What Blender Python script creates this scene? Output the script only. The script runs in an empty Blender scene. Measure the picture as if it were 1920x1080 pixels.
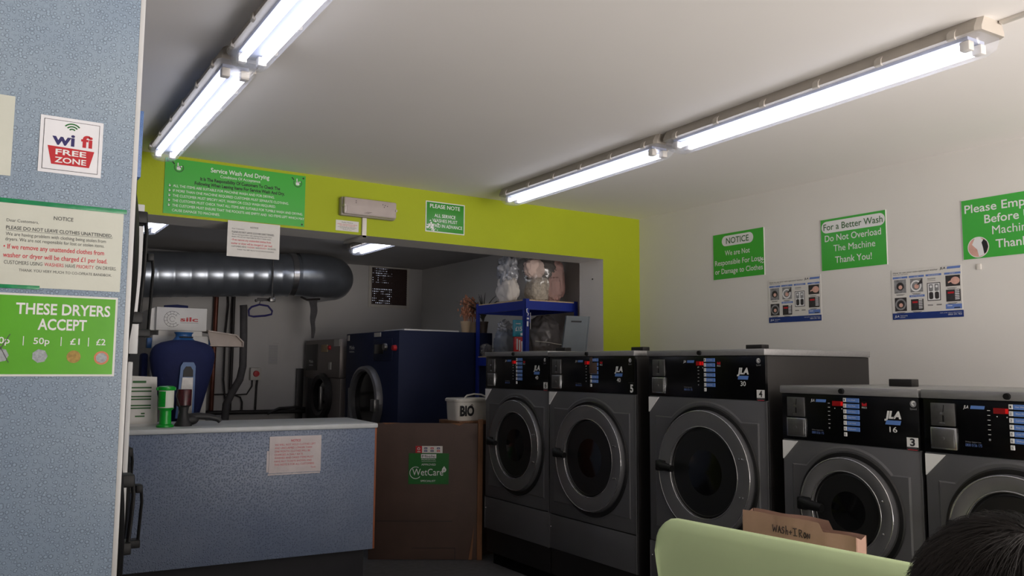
import bpy, bmesh, math, random
from mathutils import Vector, Matrix, noise
random.seed(7)
PI = math.pi
SC = bpy.context.scene
COL = SC.collection

# ---------------------------------------------------------------- camera
HC = 1.33
YAW, PITCH, ROLL, FPX = math.radians(33.2), math.radians(5.5), math.radians(0.39), 1540.0
fwd = Vector((math.sin(YAW) * math.cos(PITCH), math.cos(YAW) * math.cos(PITCH), math.sin(PITCH)))
rt0 = Vector((math.cos(YAW), -math.sin(YAW), 0))
up0 = rt0.cross(fwd)
rt = rt0 * math.cos(ROLL) + up0 * math.sin(ROLL)
up = -rt0 * math.sin(ROLL) + up0 * math.cos(ROLL)
cd = bpy.data.cameras.new('camera')
cd.sensor_width = 36.0
cd.lens = FPX / 1920 * 36
cd.clip_start = 0.02
cam = bpy.data.objects.new('camera', cd)
COL.objects.link(cam)
mw = Matrix((rt, up, -fwd)).transposed().to_4x4()
mw.translation = Vector((0, 0, HC))
cam.matrix_world = mw
SC.camera = cam

# ---------------------------------------------------------------- world, daylight, exposure
SC.view_settings.view_transform = 'Standard'
SC.view_settings.look = 'None'
SC.view_settings.gamma = 1.0
SC.view_settings.use_curve_mapping = False
SC.view_settings.exposure = 0.0
TUBE = 4.0          # fluorescent tubes
TUBE_BACK = 6.0      # the tubes of the back room
SKY = 1.0           # street level and sky brightness outside the shop window
STREET = 12.3
w = bpy.data.worlds.new('sky')
SC.world = w
w.use_nodes = True
wb = w.node_tree.nodes['Background']
wn_ = w.node_tree
wt = wn_.nodes.new('ShaderNodeTexCoord')
ws = wn_.nodes.new('ShaderNodeSeparateXYZ')
wn_.links.new(wt.outputs['Generated'], ws.inputs[0])
wr = wn_.nodes.new('ShaderNodeMapRange')        # sunlit pavement below the horizon, pale sky above
wr.inputs[1].default_value = -0.06; wr.inputs[2].default_value = 0.06
wr.inputs[3].default_value = STREET; wr.inputs[4].default_value = SKY
wn_.links.new(ws.outputs[2], wr.inputs[0])
wn_.links.new(wr.outputs[0], wb.inputs[1])
wb.inputs[0].default_value = (1.0, 0.93, 0.885, 1)
# light portal in the shop window behind the camera
pl = bpy.data.lights.new('window_daylight', 'AREA')
pl.shape = 'RECTANGLE'; pl.size = 3.35; pl.size_y = 2.41
pl.cycles.is_portal = True
po = bpy.data.objects.new('window_daylight', pl)
COL.objects.link(po)
po.location = (2.675, -1.69, 1.255)
po.rotation_euler = (PI / 2, 0, 0)

# ---------------------------------------------------------------- materials
def lin(c):
    def f(v):
        v /= 255.0
        return v / 12.92 if v <= 0.04045 else ((v + 0.055) / 1.055) ** 2.4
    return (f(c[0]), f(c[1]), f(c[2]), 1)

def mat(name, col, rough=0.5, metal=0.0, var=0.06, scale=9.0, bump=0.0, bscale=60.0, emit=None, spec=0.5, coat=0.0, stretch=None):
    """procedural surface: a base colour varied by noise, optional noise bump"""
    m = bpy.data.materials.new(name)
    m.use_nodes = True
    nt = m.node_tree
    b = nt.nodes['Principled BSDF']
    c = lin(col)
    tc = nt.nodes.new('ShaderNodeTexCoord')
    src = tc.outputs['Object']
    if stretch:
        mp = nt.nodes.new('ShaderNodeMapping')
        mp.inputs['Scale'].default_value = stretch
        nt.links.new(src, mp.inputs[0]); src = mp.outputs[0]
    if var:
        n = nt.nodes.new('ShaderNodeTexNoise')
        n.inputs['Scale'].default_value = scale
        n.inputs['Detail'].default_value = 4
        nt.links.new(src, n.inputs['Vector'])
        r = nt.nodes.new('ShaderNodeValToRGB')
        r.color_ramp.elements[0].position = 0.3
        r.color_ramp.elements[1].position = 0.7
        r.color_ramp.elements[0].color = tuple(max(0, v * (1 - var)) for v in c[:3]) + (1,)
        r.color_ramp.elements[1].color = tuple(min(1, v * (1 + var)) for v in c[:3]) + (1,)
        nt.links.new(n.outputs[0], r.inputs[0])
        nt.links.new(r.outputs[0], b.inputs['Base Color'])
    else:
        b.inputs['Base Color'].default_value = c
    b.inputs['Roughness'].default_value = rough
    b.inputs['Metallic'].default_value = metal
    b.inputs['Specular IOR Level'].default_value = spec
    b.inputs['Coat Weight'].default_value = coat
    if bump:
        n2 = nt.nodes.new('ShaderNodeTexNoise')
        n2.inputs['Scale'].default_value = bscale
        n2.inputs['Detail'].default_value = 5
        nt.links.new(src, n2.inputs['Vector'])
        bp = nt.nodes.new('ShaderNodeBump')
        bp.inputs['Strength'].default_value = bump
        bp.inputs['Distance'].default_value = 0.01
        nt.links.new(n2.outputs[0], bp.inputs['Height'])
        nt.links.new(bp.outputs[0], b.inputs['Normal'])
    if emit:
        b.inputs['Emission Color'].default_value = lin(emit[0])
        b.inputs['Emission Strength'].default_value = emit[1]
    return m

def mat_film(name, col, clear, rough=0.25, gloss=0.25):
    """thin see-through plastic: transparent mixed with a diffuse/glossy film"""
    m = bpy.data.materials.new(name)
    m.use_nodes = True
    nt = m.node_tree
    out = nt.nodes['Material Output']
    nt.nodes.remove(nt.nodes['Principled BSDF'])
    tr = nt.nodes.new('ShaderNodeBsdfTransparent')
    df = nt.nodes.new('ShaderNodeBsdfTranslucent')
    df.inputs[0].default_value = lin(col)
    d2 = nt.nodes.new('ShaderNodeBsdfDiffuse')
    d2.inputs[0].default_value = lin(col)
    gl = nt.nodes.new('ShaderNodeBsdfGlossy')
    gl.inputs['Roughness'].default_value = rough
    m0 = nt.nodes.new('ShaderNodeMixShader'); m0.inputs[0].default_value = 0.5
    nt.links.new(df.outputs[0], m0.inputs[1]); nt.links.new(d2.outputs[0], m0.inputs[2])
    m1 = nt.nodes.new('ShaderNodeMixShader'); m1.inputs[0].default_value = gloss
    nt.links.new(m0.outputs[0], m1.inputs[1]); nt.links.new(gl.outputs[0], m1.inputs[2])
    m2 = nt.nodes.new('ShaderNodeMixShader')
    n = nt.nodes.new('ShaderNodeTexNoise'); n.inputs['Scale'].default_value = 14
    tc = nt.nodes.new('ShaderNodeTexCoord'); nt.links.new(tc.outputs['Object'], n.inputs[0])
    mr = nt.nodes.new('ShaderNodeMapRange')
    mr.inputs[1].default_value = 0.3; mr.inputs[2].default_value = 0.7
    mr.inputs[3].default_value = min(1, (1 - clear) * 0.8); mr.inputs[4].default_value = min(1, (1 - clear) * 1.2)
    nt.links.new(n.outputs[0], mr.inputs[0]); nt.links.new(mr.outputs[0], m2.inputs[0])
    nt.links.new(tr.outputs[0], m2.inputs[1]); nt.links.new(m1.outputs[0], m2.inputs[2])
    nt.links.new(m2.outputs[0], out.inputs[0])
    return m

def mat_drops(name, col, scale, drop=0.5, bump=0.25, contrast=1.0):
    """laminate printed with water droplets: two Voronoi layers of round drops with dark rims"""
    m = bpy.data.materials.new(name)
    m.use_nodes = True
    nt = m.node_tree
    L = nt.links.new
    N = nt.nodes.new
    b = nt.nodes['Principled BSDF']
    tc = N('ShaderNodeTexCoord')
    wob = N('ShaderNodeTexNoise'); wob.inputs['Scale'].default_value = scale * 0.9
    L(tc.outputs['Object'], wob.inputs['Vector'])
    mx = N('ShaderNodeVectorMath'); mx.operation = 'SCALE'; mx.inputs[3].default_value = 0.28 / scale
    L(wob.outputs['Color'], mx.inputs[0])
    ad = N('ShaderNodeVectorMath'); ad.operation = 'ADD'
    L(tc.outputs['Object'], ad.inputs[0]); L(mx.outputs[0], ad.inputs[1])
    sx = N('ShaderNodeSeparateXYZ'); L(ad.outputs[0], sx.inputs[0])
    sm = N('ShaderNodeMath'); sm.operation = 'ADD'; L(sx.outputs[0], sm.inputs[0]); L(sx.outputs[1], sm.inputs[1])
    cb = N('ShaderNodeCombineXYZ'); L(sm.outputs[0], cb.inputs[0]); L(sx.outputs[2], cb.inputs[1])
    big = N('ShaderNodeTexNoise'); big.inputs['Scale'].default_value = 1.7; big.inputs['Detail'].default_value = 3
    L(tc.outputs['Object'], big.inputs['Vector'])
    base = N('ShaderNodeValToRGB')
    c = lin(col)
    base.color_ramp.elements[0].position = 0.35; base.color_ramp.elements[1].position = 0.65
    base.color_ramp.elements[0].color = (c[0] * .84, c[1] * .88, c[2] * .94, 1)
    base.color_ramp.elements[1].color = (min(1, c[0] * 1.14), min(1, c[1] * 1.12), min(1, c[2] * 1.08), 1)
    L(big.outputs[0], base.inputs[0])
    cur = base.outputs[0]
    hsum = None
    for k, (sc, rad) in enumerate(((scale, drop), (scale * 2.3, drop * 0.8))):
        v = N('ShaderNodeTexVoronoi'); v.voronoi_dimensions = '2D'; v.inputs['Scale'].default_value = sc
        v.inputs['Randomness'].default_value = 0.85
        L(cb.outputs[0], v.inputs['Vector'])
        sep = N('ShaderNodeSeparateColor'); L(v.outputs['Color'], sep.inputs[0])
        rr = N('ShaderNodeMath'); rr.operation = 'MULTIPLY_ADD'
        rr.inputs[1].default_value = rad * 0.5; rr.inputs[2].default_value = rad * (0.44 if k == 0 else 0.25)
        L(sep.outputs[0], rr.inputs[0])
        dv = N('ShaderNodeMath'); dv.operation = 'DIVIDE'
        L(v.outputs['Distance'], dv.inputs[0]); L(rr.outputs[0], dv.inputs[1])
        ramp = N('ShaderNodeValToRGB')
        e = ramp.color_ramp.elements
        hi, lo = 1 + .16 * contrast, 1 - .36 * contrast
        e[0].position = 0.0; e[0].color = (hi / 2, hi / 2, hi / 2, 1)
        e[1].position = 1.0; e[1].color = (.5, .5, .5, 1)
        x = e.new(0.6); x.color = (.52, .52, .52, 1)
        x = e.new(0.86); x.color = (lo / 2, lo / 2, lo / 2 * 1.04, 1)
        L(dv.outputs[0], ramp.inputs[0])
        mul = N('ShaderNodeMix'); mul.data_type = 'RGBA'; mul.blend_type = 'MULTIPLY'
        mul.inputs[0].default_value = 1.0
        L(cur, mul.inputs[6]); L(ramp.outputs[0], mul.inputs[7])
        dbl = N('ShaderNodeMix'); dbl.data_type = 'RGBA'; dbl.blend_type = 'ADD'
        dbl.inputs[0].default_value = 1.0
        L(mul.outputs[2], dbl.inputs[6]); L(mul.outputs[2], dbl.inputs[7])
        cur = dbl.outputs[2]
        hh = N('ShaderNodeMapRange'); hh.inputs[1].default_value = 1.0; hh.inputs[2].default_value = 0.2
        L(dv.outputs[0], hh.inputs[0])
        if hsum is None: hsum = hh.outputs[0]
        else:
            a = N('ShaderNodeMath'); a.operation = 'MAXIMUM'
            L(hsum, a.inputs[0]); L(hh.outputs[0], a.inputs[1]); hsum = a.outputs[0]
    L(cur, b.inputs['Base Color'])
    b.inputs['Roughness'].default_value = 0.42
    bp = N('ShaderNodeBump'); bp.inputs['Strength'].default_value = bump; bp.inputs['Distance'].default_value = 0.004
    L(hsum, bp.inputs['Height']); L(bp.outputs[0], b.inputs['Normal'])
    return m

def mat_duct():
    m = mat('galvanised_spiral_duct', (146, 152, 160), 0.30, 0.8, 0.1, 7, 0.04, 8)
    return m

M = {}
M['plaster'] = mat('white_plaster', (214, 211, 206), 0.85, 0, 0.02, 2.0, 0.06, 90)
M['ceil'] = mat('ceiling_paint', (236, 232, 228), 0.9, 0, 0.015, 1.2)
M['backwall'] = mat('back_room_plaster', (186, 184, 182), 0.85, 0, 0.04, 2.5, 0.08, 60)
M['lime'] = mat('lime_green_paint', (158, 170, 8), 0.7, 0, 0.025, 3.0, 0.08, 80)
M['plinthblack'] = mat('black_plinth', (7, 7, 7), 0.85, 0, 0.1, spec=0.15)
M['floor'] = mat('grey_vinyl_floor', (92, 92, 94), 0.55, 0, 0.18, 25, 0.04, 50)
M['trunk'] = mat('white_trunking_plastic', (214, 208, 200), 0.45, 0, 0.03)
M['winframe'] = mat('window_frame_white', (225, 225, 222), 0.4, 0, 0.03)
M['drops'] = mat_drops('droplet_print_laminate', (134, 150, 166), 92, 0.54, 0.08, 1.8)
M['drops2'] = mat_drops('droplet_print_counter', (126, 138, 160), 72, 0.40, 0.8, 0.2)
M['drops3'] = mat_drops('droplet_print_fascia', (96, 126, 176), 92, 0.56, 0.2, 1.2)
M['white'] = mat('white_plastic', (198, 198, 197), 0.4, 0, 0.03)
M['paper'] = mat('paper', (208, 205, 200), 0.6, 0, 0.03, 20, 0.05, 25)
M['paper_old'] = mat('aged_paper', (202, 192, 192), 0.5, 0, 0.06, 12, 0.5, 14)
M['lam'] = mat('laminated_paper', (200, 202, 190), 0.32, 0, 0.03, 9, 0.22, 9)
M['black'] = mat('black_plastic', (9, 9, 10), 0.5, 0, 0.1, spec=0.3)
M['blackgloss'] = mat('black_gloss_panel', (7, 7, 9), 0.22, 0, 0.1, spec=0.3)
M['wash'] = mat('washer_grey_steel', (97, 97, 100), 0.42, 0.35, 0.05, 4.0, 0.03, 240)
M['ring'] = mat('door_ring_grey', (112, 112, 114), 0.34, 0.45, 0.05, 6.0)
M['rail'] = mat('brushed_lid_steel', (150, 149, 150), 0.4, 0.55, 0.08, 16, 0.03, 120, stretch=(1, 8, 8))
M['side'] = mat('dark_cabinet_side', (29, 26, 26), 0.5, 0.2, 0.08, 4)
M['chrome'] = mat('satin_chrome', (190, 190, 192), 0.25, 0.95, 0.05, 12)
M['steel'] = mat('scuffed_steel', (112, 111, 110), 0.35, 0.8, 0.15, 30)
M['glassdark'] = mat('dark_door_glass', (10, 10, 11), 0.1, 0, 0.2, 5, spec=0.5)
M['drum'] = mat('rubber_seal', (20, 20, 21), 0.4, 0, 0.15)
M['bluebtn'] = mat('button_blue', (90, 128, 196), 0.5, 0, 0.04)
M['whitebtn'] = mat('button_white', (215, 215, 215), 0.5, 0, 0.04)
M['ink_w'] = mat('white_print', (222, 222, 222), 0.5, 0, 0.02)
M['ink_gr'] = mat('grey_print', (130, 130, 134), 0.5, 0, 0.04)
M['ink_k'] = mat('black_print', (22, 22, 26), 0.6, 0, 0.05)
M['ink_soft'] = mat('dark_grey_print', (78, 80, 78), 0.6, 0, 0.05)
M['ink_g'] = mat('green_print', (38, 92, 40), 0.6, 0, 0.05)
M['ink_r'] = mat('red_print', (196, 52, 66), 0.6, 0, 0.05)
M['red'] = mat('sticker_red', (178, 20, 32), 0.5, 0, 0.04)
M['navyink'] = mat('navy_print', (34, 28, 92), 0.5, 0, 0.04)
M['bluebar'] = mat('poster_blue', (20, 48, 116), 0.45, 0, 0.06)
M['bluehead'] = mat('poster_heading_blue', (96, 122, 184), 0.5, 0, 0.04)
M['photo_d'] = mat('poster_photo_dark', (48, 44, 46), 0.5, 0, 0.35, 60)
M['photo_g'] = mat('poster_photo_grey', (130, 130, 132), 0.5, 0, 0.3, 60)
M['skinprint'] = mat('poster_photo_skin', (206, 160, 146), 0.5, 0, 0.12, 30)
M['green'] = mat('sign_green', (58, 166, 54), 0.3, 0, 0.03, 3)
M['green_acc'] = mat('accept_sign_green', (88, 166, 36), 0.28, 0, 0.06, 5, 0.1, 6)
M['green_dk'] = mat('notice_sign_green', (52, 138, 44), 0.25, 0, 0.08, 5, 0.2, 7)
M['green_stk'] = mat('sticker_green', (16, 98, 34), 0.4, 0, 0.06)
M['tape'] = mat('green_tape', (12, 128, 78), 0.35, 0, 0.15, 40, 0.2, 40)
M['signedge'] = mat('sign_white_edge', (215, 215, 210), 0.4, 0, 0.03)
M['silver_coin'] = mat('coin_print_silver', (150, 156, 160), 0.5, 0, 0.25, 160)
M['gold_coin'] = mat('coin_print_gold', (158, 128, 58), 0.5, 0, 0.25, 160)
M['copper_ring'] = mat('coin_print_copper', (196, 118, 82), 0.5, 0, 0.1, 160)
M['led_red'] = mat('red_display', (60, 2, 4), 0.4, 0, 0, emit=((190, 0, 8), 0.16))
M['led_digit'] = mat('red_display_digit', (160, 10, 12), 0.4, 0, 0, emit=((255, 20, 20), 0.3))
M['tube'] = mat('fluorescent_tube', (250, 250, 255), 0.5, 0, 0, emit=((244, 246, 255), TUBE))
M['tube_b'] = mat('fluorescent_tube_back', (250, 250, 255), 0.5, 0, 0, emit=((244, 246, 255), TUBE_BACK))
M['housing'] = mat('grey_batten_housing', (168, 160, 150), 0.5, 0, 0.05, 6)
M['clip'] = mat('batten_clip', (182, 175, 166), 0.4, 0, 0.05)
M['tray'] = mat('white_gear_tray', (164, 170, 192), 0.4, 0, 0.02)
M['diff'] = mat_film('clear_ribbed_diffuser', (235, 240, 255), 0.83, 0.15, 0.25)
M['diff_e'] = mat('bulkhead_diffuser', (172, 160, 156), 0.3, 0, 0.06, 12)
M['hardboard'] = mat('brown_hardboard', (79, 61, 53), 0.65, 0, 0.1, 6, 0.1, 70)
M['wood'] = mat('raw_wood_edge', (124, 84, 56), 0.7, 0, 0.2, 8, 0.1, 40, stretch=(6, 6, 1))
M['edge'] = mat('counter_end_wood', (150, 84, 50), 0.6, 0, 0.2, 9, stretch=(6, 6, 1))
M['ctop'] = mat('counter_top_laminate', (196, 200, 202), 0.35, 0, 0.04, 14)
M['kick'] = mat('counter_kick_black', (30, 30, 36), 0.6, 0, 0.12)
M['navy'] = mat('navy_dryer_paint', (28, 36, 64), 0.6, 0, 0.06, 4, spec=0.2)
M['greywash'] = mat('old_washer_grey', (126, 118, 114), 0.45, 0.4, 0.07, 4)
M['greydark'] = mat('old_washer_dark', (46, 44, 44), 0.45, 0.2, 0.1)
M['rackblue'] = mat('rack_blue_paint', (24, 46, 140), 0.4, 0.1, 0.06)
M['mdf'] = mat('chipboard_shelf', (190, 166, 130), 0.75, 0, 0.12, 40)
M['duct'] = mat_duct()
M['pipe_k'] = mat('black_pipe', (40, 36, 36), 0.5, 0.1, 0.15)
M['pipe_c'] = mat('tarnished_copper_pipe', (98, 54, 42), 0.45, 0.5, 0.2)
M['hose'] = mat('grey_lagging', (74, 72, 74), 0.8, 0, 0.12, 20, 0.2, 40)
M['torso'] = mat('navy_padded_cloth', (24, 34, 82), 0.8, 0, 0.12, 8, 0.15, 40)
M['bluepl'] = mat('blue_plastic', (46, 98, 158), 0.4, 0, 0.05)
M['silcwhite'] = mat('finisher_cream_paint', (214, 212, 208), 0.45, 0, 0.04)
M['traymat'] = mat('tray_beige', (176, 162, 152), 0.5, 0, 0.06)
M['greenpl'] = mat('green_plastic', (18, 158, 48), 0.35, 0, 0.06)
M['amber'] = mat('pale_label', (214, 218, 206), 0.5, 0, 0.06)
M['darkred'] = mat('dark_red_print', (62, 20, 26), 0.35, 0, 0.7, 34)
M['rubber'] = mat('matt_black_rubber', (34, 34, 36), 0.55, 0, 0.1)
M['bag_clear'] = mat_film('clear_plastic_bag', (200, 198, 196), 0.78, 0.18, 0.35)
M['bag_silver'] = mat('silver_plastic_bag', (158, 160, 166), 0.25, 0.15, 0.15, 9, 0.7, 8)
M['bag_grey'] = mat('grey_plastic_sack', (116, 122, 132), 0.35, 0, 0.1, 9, 0.6, 9)
M['bag_dark'] = mat('dark_plastic_sack', (86, 82, 82), 0.33, 0, 0.15, 9, 0.7, 10)
M['cl_pink'] = mat('pink_cloth', (180, 142, 134), 0.85, 0, 0.12, 7, 0.6, 9)
M['cl_peach'] = mat('peach_cloth', (214, 190, 180), 0.85, 0, 0.08, 7, 0.6, 9)
M['cl_dark'] = mat('charcoal_cloth', (62, 58, 56), 0.85, 0, 0.15, 7, 0.6, 9, stretch=(1, 1, 6))
M['cl_beige'] = mat('checked_beige_cloth', (176, 166, 152), 0.85, 0, 0.25, 60, 0.5, 9)
M['cl_white'] = mat('white_cloth', (206, 200, 194), 0.85, 0, 0.06, 7, 0.6, 9)
M['teal'] = mat('teal_packet', (24, 142, 168), 0.35, 0, 0.1)
M['redbox'] = mat('red_packet', (200, 28, 36), 0.35, 0, 0.1)
M['pkt_w'] = mat('packet_white', (222, 222, 226), 0.35, 0, 0.05)
M['pkt_b'] = mat('packet_blue', (44, 56, 130), 0.35, 0, 0.05)
M['boardgrey'] = mat('grey_hollow_board', (92, 100, 106), 0.5, 0, 0.06, 12)
M['pot_b'] = mat('beige_flower_pot', (172, 150, 122), 0.6, 0, 0.06)
M['pot_d'] = mat('dark_flower_pot', (62, 50, 44), 0.6, 0, 0.06)
M['flower'] = mat('dried_orange_flowers', (160, 108, 82), 0.8, 0, 0.25, 40)
M['leaf'] = mat('dark_thin_leaves', (44, 42, 34), 0.6, 0, 0.2, 20)
M['tub'] = mat('white_tub_plastic', (206, 202, 194), 0.4, 0, 0.04)
M['kraft'] = mat('kraft_paper', (166, 132, 116), 0.75, 0, 0.08, 8, 0.35, 10)
M['pen'] = mat('pen_ink', (46, 36, 40), 0.6, 0, 0.1)
M['benchgreen'] = mat('lime_bench_vinyl', (206, 226, 174), 0.42, 0, 0.03, 4)
M['benchleg'] = mat('bench_frame_steel', (120, 120, 122), 0.4, 0.7, 0.06)
M['mesh_k'] = mat('brown_grille', (52, 34, 30), 0.6, 0.1, 0.15)
M['daylite'] = mat('daylight_behind_grille', (200, 205, 210), 0.6, 0, 0, emit=((230, 236, 255), 0.7))
_m = M['daylite']; _nt = _m.node_tree; _b = _nt.nodes['Principled BSDF']
_n = _nt.nodes.new('ShaderNodeTexNoise'); _n.inputs['Scale'].default_value = 16
_t = _nt.nodes.new('ShaderNodeTexCoord'); _nt.links.new(_t.outputs['Object'], _n.inputs[0])
_r = _nt.nodes.new('ShaderNodeMapRange'); _r.inputs[1].default_value = .47; _r.inputs[2].default_value = .62; _r.inputs[3].default_value = 0.0; _r.inputs[4].default_value = 0.9
_nt.links.new(_n.outputs[0], _r.inputs[0]); _nt.links.new(_r.outputs[0], _b.inputs['Emission Strength'])
_b.inputs['Base Color'].default_value = (.02, .02, .02, 1)
M['isol'] = mat('isolator_grey', (188, 184, 176), 0.5, 0, 0.05)
M['hair'] = mat('dark_hair', (24, 19, 18), 0.6, 0, 0.25, 40, spec=0.3)
M['skin'] = mat('skin', (196, 148, 124), 0.5, 0, 0.06, 14, 0.05, 120)
M['jacket'] = mat('navy_jacket_cloth', (36, 40, 54), 0.85, 0, 0.1, 30, 0.2, 80)
M['trouser'] = mat('dark_trouser_cloth', (52, 54, 62), 0.85, 0, 0.1, 30, 0.2, 80)
M['shoe'] = mat('black_shoe', (24, 24, 26), 0.5, 0, 0.1)
M['winglass'] = mat_film('window_glass', (230, 240, 240), 0.97, 0.02, 0.9)

# ---------------------------------------------------------------- mesh builder
_tcache = {}
def text_geo(s, bold):
    if 'M' in s: bold = 0.0        # the offset M folds over itself
    k = (s, bold)
    if k in _tcache: return _tcache[k]
    cu = bpy.data.curves.new('t', 'FONT')
    cu.body = s
    cu.resolution_u = 3
    cu.offset = bold
    ob = bpy.data.objects.new('t', cu)
    COL.objects.link(ob)
    dg = bpy.context.evaluated_depsgraph_get()
    me = bpy.data.meshes.new_from_object(ob.evaluated_get(dg))
    vs = [(v.co.x, v.co.y) for v in me.vertices]
    fs = [tuple(p.vertices) for p in me.polygons]
    bpy.data.objects.remove(ob); bpy.data.curves.remove(cu); bpy.data.meshes.remove(me)
    if not vs: vs = [(0, 0)]
    x0 = min(v[0] for v in vs); x1 = max(v[0] for v in vs)
    _tcache[k] = (vs, fs, x0, x1)
    return _tcache[k]

class MB:
    def __init__(s):
        s.v = []; s.f = []; s.m = []
    def add(s, vs, fs, m=0):
        o = len(s.v)
        s.v += [tuple(v) for v in vs]
        for f in fs:
            s.f.append(tuple(i + o for i in f)); s.m.append(m)
        return s
    def box(s, x0, x1, y0, y1, z0, z1, m=0, b=0.0, seg=2):
        if b <= 0:
            v = [(x, y, z) for z in (z0, z1) for y in (y0, y1) for x in (x0, x1)]
            return s.add(v, [(0, 2, 3, 1), (4, 5, 7, 6), (0, 1, 5, 4), (2, 6, 7, 3), (0, 4, 6, 2), (1, 3, 7, 5)], m)
        bm = bmesh.new()
        bmesh.ops.create_cube(bm, size=1)
        for v in bm.verts:
            v.co = Vector(((x0 + x1) / 2 + v.co.x * (x1 - x0), (y0 + y1) / 2 + v.co.y * (y1 - y0), (z0 + z1) / 2 + v.co.z * (z1 - z0)))
        bmesh.ops.bevel(bm, geom=bm.edges[:], offset=b, segments=seg, affect='EDGES', profile=0.5)
        bm.verts.index_update()
        s.add([v.co[:] for v in bm.verts], [[v.index for v in f.verts] for f in bm.faces], m)
        bm.free()
        return s
    def prism(s, pts, y0, y1, m=0):
        """polygon in XZ extruded from y0 to y1"""
        n = len(pts)
        v = [(p[0], y0, p[1]) for p in pts] + [(p[0], y1, p[1]) for p in pts]
        f = [tuple(range(n)), tuple(range(2 * n - 1, n - 1, -1))]
        f += [(i, i + n, (i + 1) % n + n, (i + 1) % n) for i in range(n)]
        return s.add(v, f, m)
    def flat(s, pts, y, m=0):
        return s.add([(p[0], y, p[1]) for p in pts], [tuple(range(len(pts)))], m)
    def rect(s, x0, x1, z0, z1, y, m=0):
        return s.flat([(x0, z0), (x1, z0), (x1, z1), (x0, z1)], y, m)
    def rrect(s, x0, x1, z0, z1, r, y, m=0):
        p = []
        for cx, cz, a in ((x1 - r, z1 - r, 0), (x0 + r, z1 - r, 90), (x0 + r, z0 + r, 180), (x1 - r, z0 + r, 270)):
            for k in range(7):
                t = math.radians(a + 15 * k)
                p.append((cx + r * math.cos(t), cz + r * math.sin(t)))
        return s.flat(p, y, m)
    def disc(s, cx, cz, r, y, m=0, n=24, sx=1.0):
        return s.flat([(cx + sx * r * math.cos(2 * PI * k / n), cz + r * math.sin(2 * PI * k / n)) for k in range(n)], y, m)
    def ann(s, cx, cz, r0, r1, y, m=0, n=32, a0=0, a1=360):
        v = []
        full = (a1 - a0) >= 360
        c = n if full else n + 1
        for k in range(c):
            t = math.radians(a0 + (a1 - a0) * k / n)
            v += [(cx + r0 * math.cos(t), y, cz + r0 * math.sin(t)), (cx + r1 * math.cos(t), y, cz + r1 * math.sin(t))]
        f = [(2 * k, 2 * k + 1, (2 * k + 3) % (2 * c), (2 * k + 2) % (2 * c)) for k in range(n)]
        return s.add(v, f, m)
    def lathe(s, prof, o, ax, n=40, m=0, closed=False, sx=1.0, sz=1.0):
        """profile [(radius, height)] about axis ax ('x','y','z') from origin o"""
        v = []
        for r, h in prof:
            for k in range(n):
                t = 2 * PI * k / n
                a, b = r * math.cos(t) * sx, r * math.sin(t) * sz
                v.append({'z': (o[0] + a, o[1] + b, o[2] + h), 'y': (o[0] + a, o[1] + h, o[2] + b), 'x': (o[0] + h, o[1] + a, o[2] + b)}[ax])
        f = []
        P = len(prof)
        for i in range(P - 1 + (1 if closed else 0)):
            j = (i + 1) % P
            for k in range(n):
                k2 = (k + 1) % n
                f.append((i * n + k, i * n + k2, j * n + k2, j * n + k))
        if not closed:
            if prof[0][0] > 1e-6: f.append(tuple(range(n - 1, -1, -1)))
            if prof[-1][0] > 1e-6: f.append(tuple((P - 1) * n + k for k in range(n)))
        return s.add(v, f, m)
    def tube(s, pts, r, n=8, m=0, cap=True):
        pts = [Vector(p) for p in pts]
        rr = r if isinstance(r, (list, tuple)) else [r] * len(pts)
        v = []
        ref = Vector((0, 0, 1))
        d0 = (pts[1] - pts[0]).normalized()
        if abs(d0.dot(ref)) > 0.9: ref = Vector((1, 0, 0))
        a = d0.cross(ref).normalized()
        for i, p in enumerate(pts):
            d = (pts[min(i + 1, len(pts) - 1)] - pts[max(i - 1, 0)]).normalized()
            a = (a - d * a.dot(d)).normalized()
            b = d.cross(a)
            for k in range(n):
                t = 2 * PI * k / n
                v.append((p + (a * math.cos(t) + b * math.sin(t)) * rr[i])[:])
        f = [(i * n + k, i * n + (k + 1) % n, (i + 1) * n + (k + 1) % n, (i + 1) * n + k) for i in range(len(pts) - 1) for k in range(n)]
        if cap:
            f += [tuple(range(n - 1, -1, -1)), tuple((len(pts) - 1) * n + k for k in range(n))]
        return s.add(v, f, m)
    def text(s, t, x, z, h, y, m=0, wd=None, al='C', bold=0.0, slant=0.0, rot=0.0):
        """lettering in the XZ plane facing -Y; h = cap height, wd = width to fit"""
        vs, fs, x0, x1 = text_geo(t, bold)
        k = h / 0.69
        kx = k if wd is None else wd / max(1e-6, x1 - x0)
        W = (x1 - x0) * kx
        ox = {'C': -W / 2, 'L': 0, 'R': -W}[al]
        c, sn = math.cos(rot), math.sin(rot)
        out = []
        for vx, vy in vs:
            a = ox + (vx - x0) * kx + slant * vy * k
            b = vy * k
            out.append((x + a * c - b * sn, y, z + a * sn + b * c))
        return s.add(out, fs, m)
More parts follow.
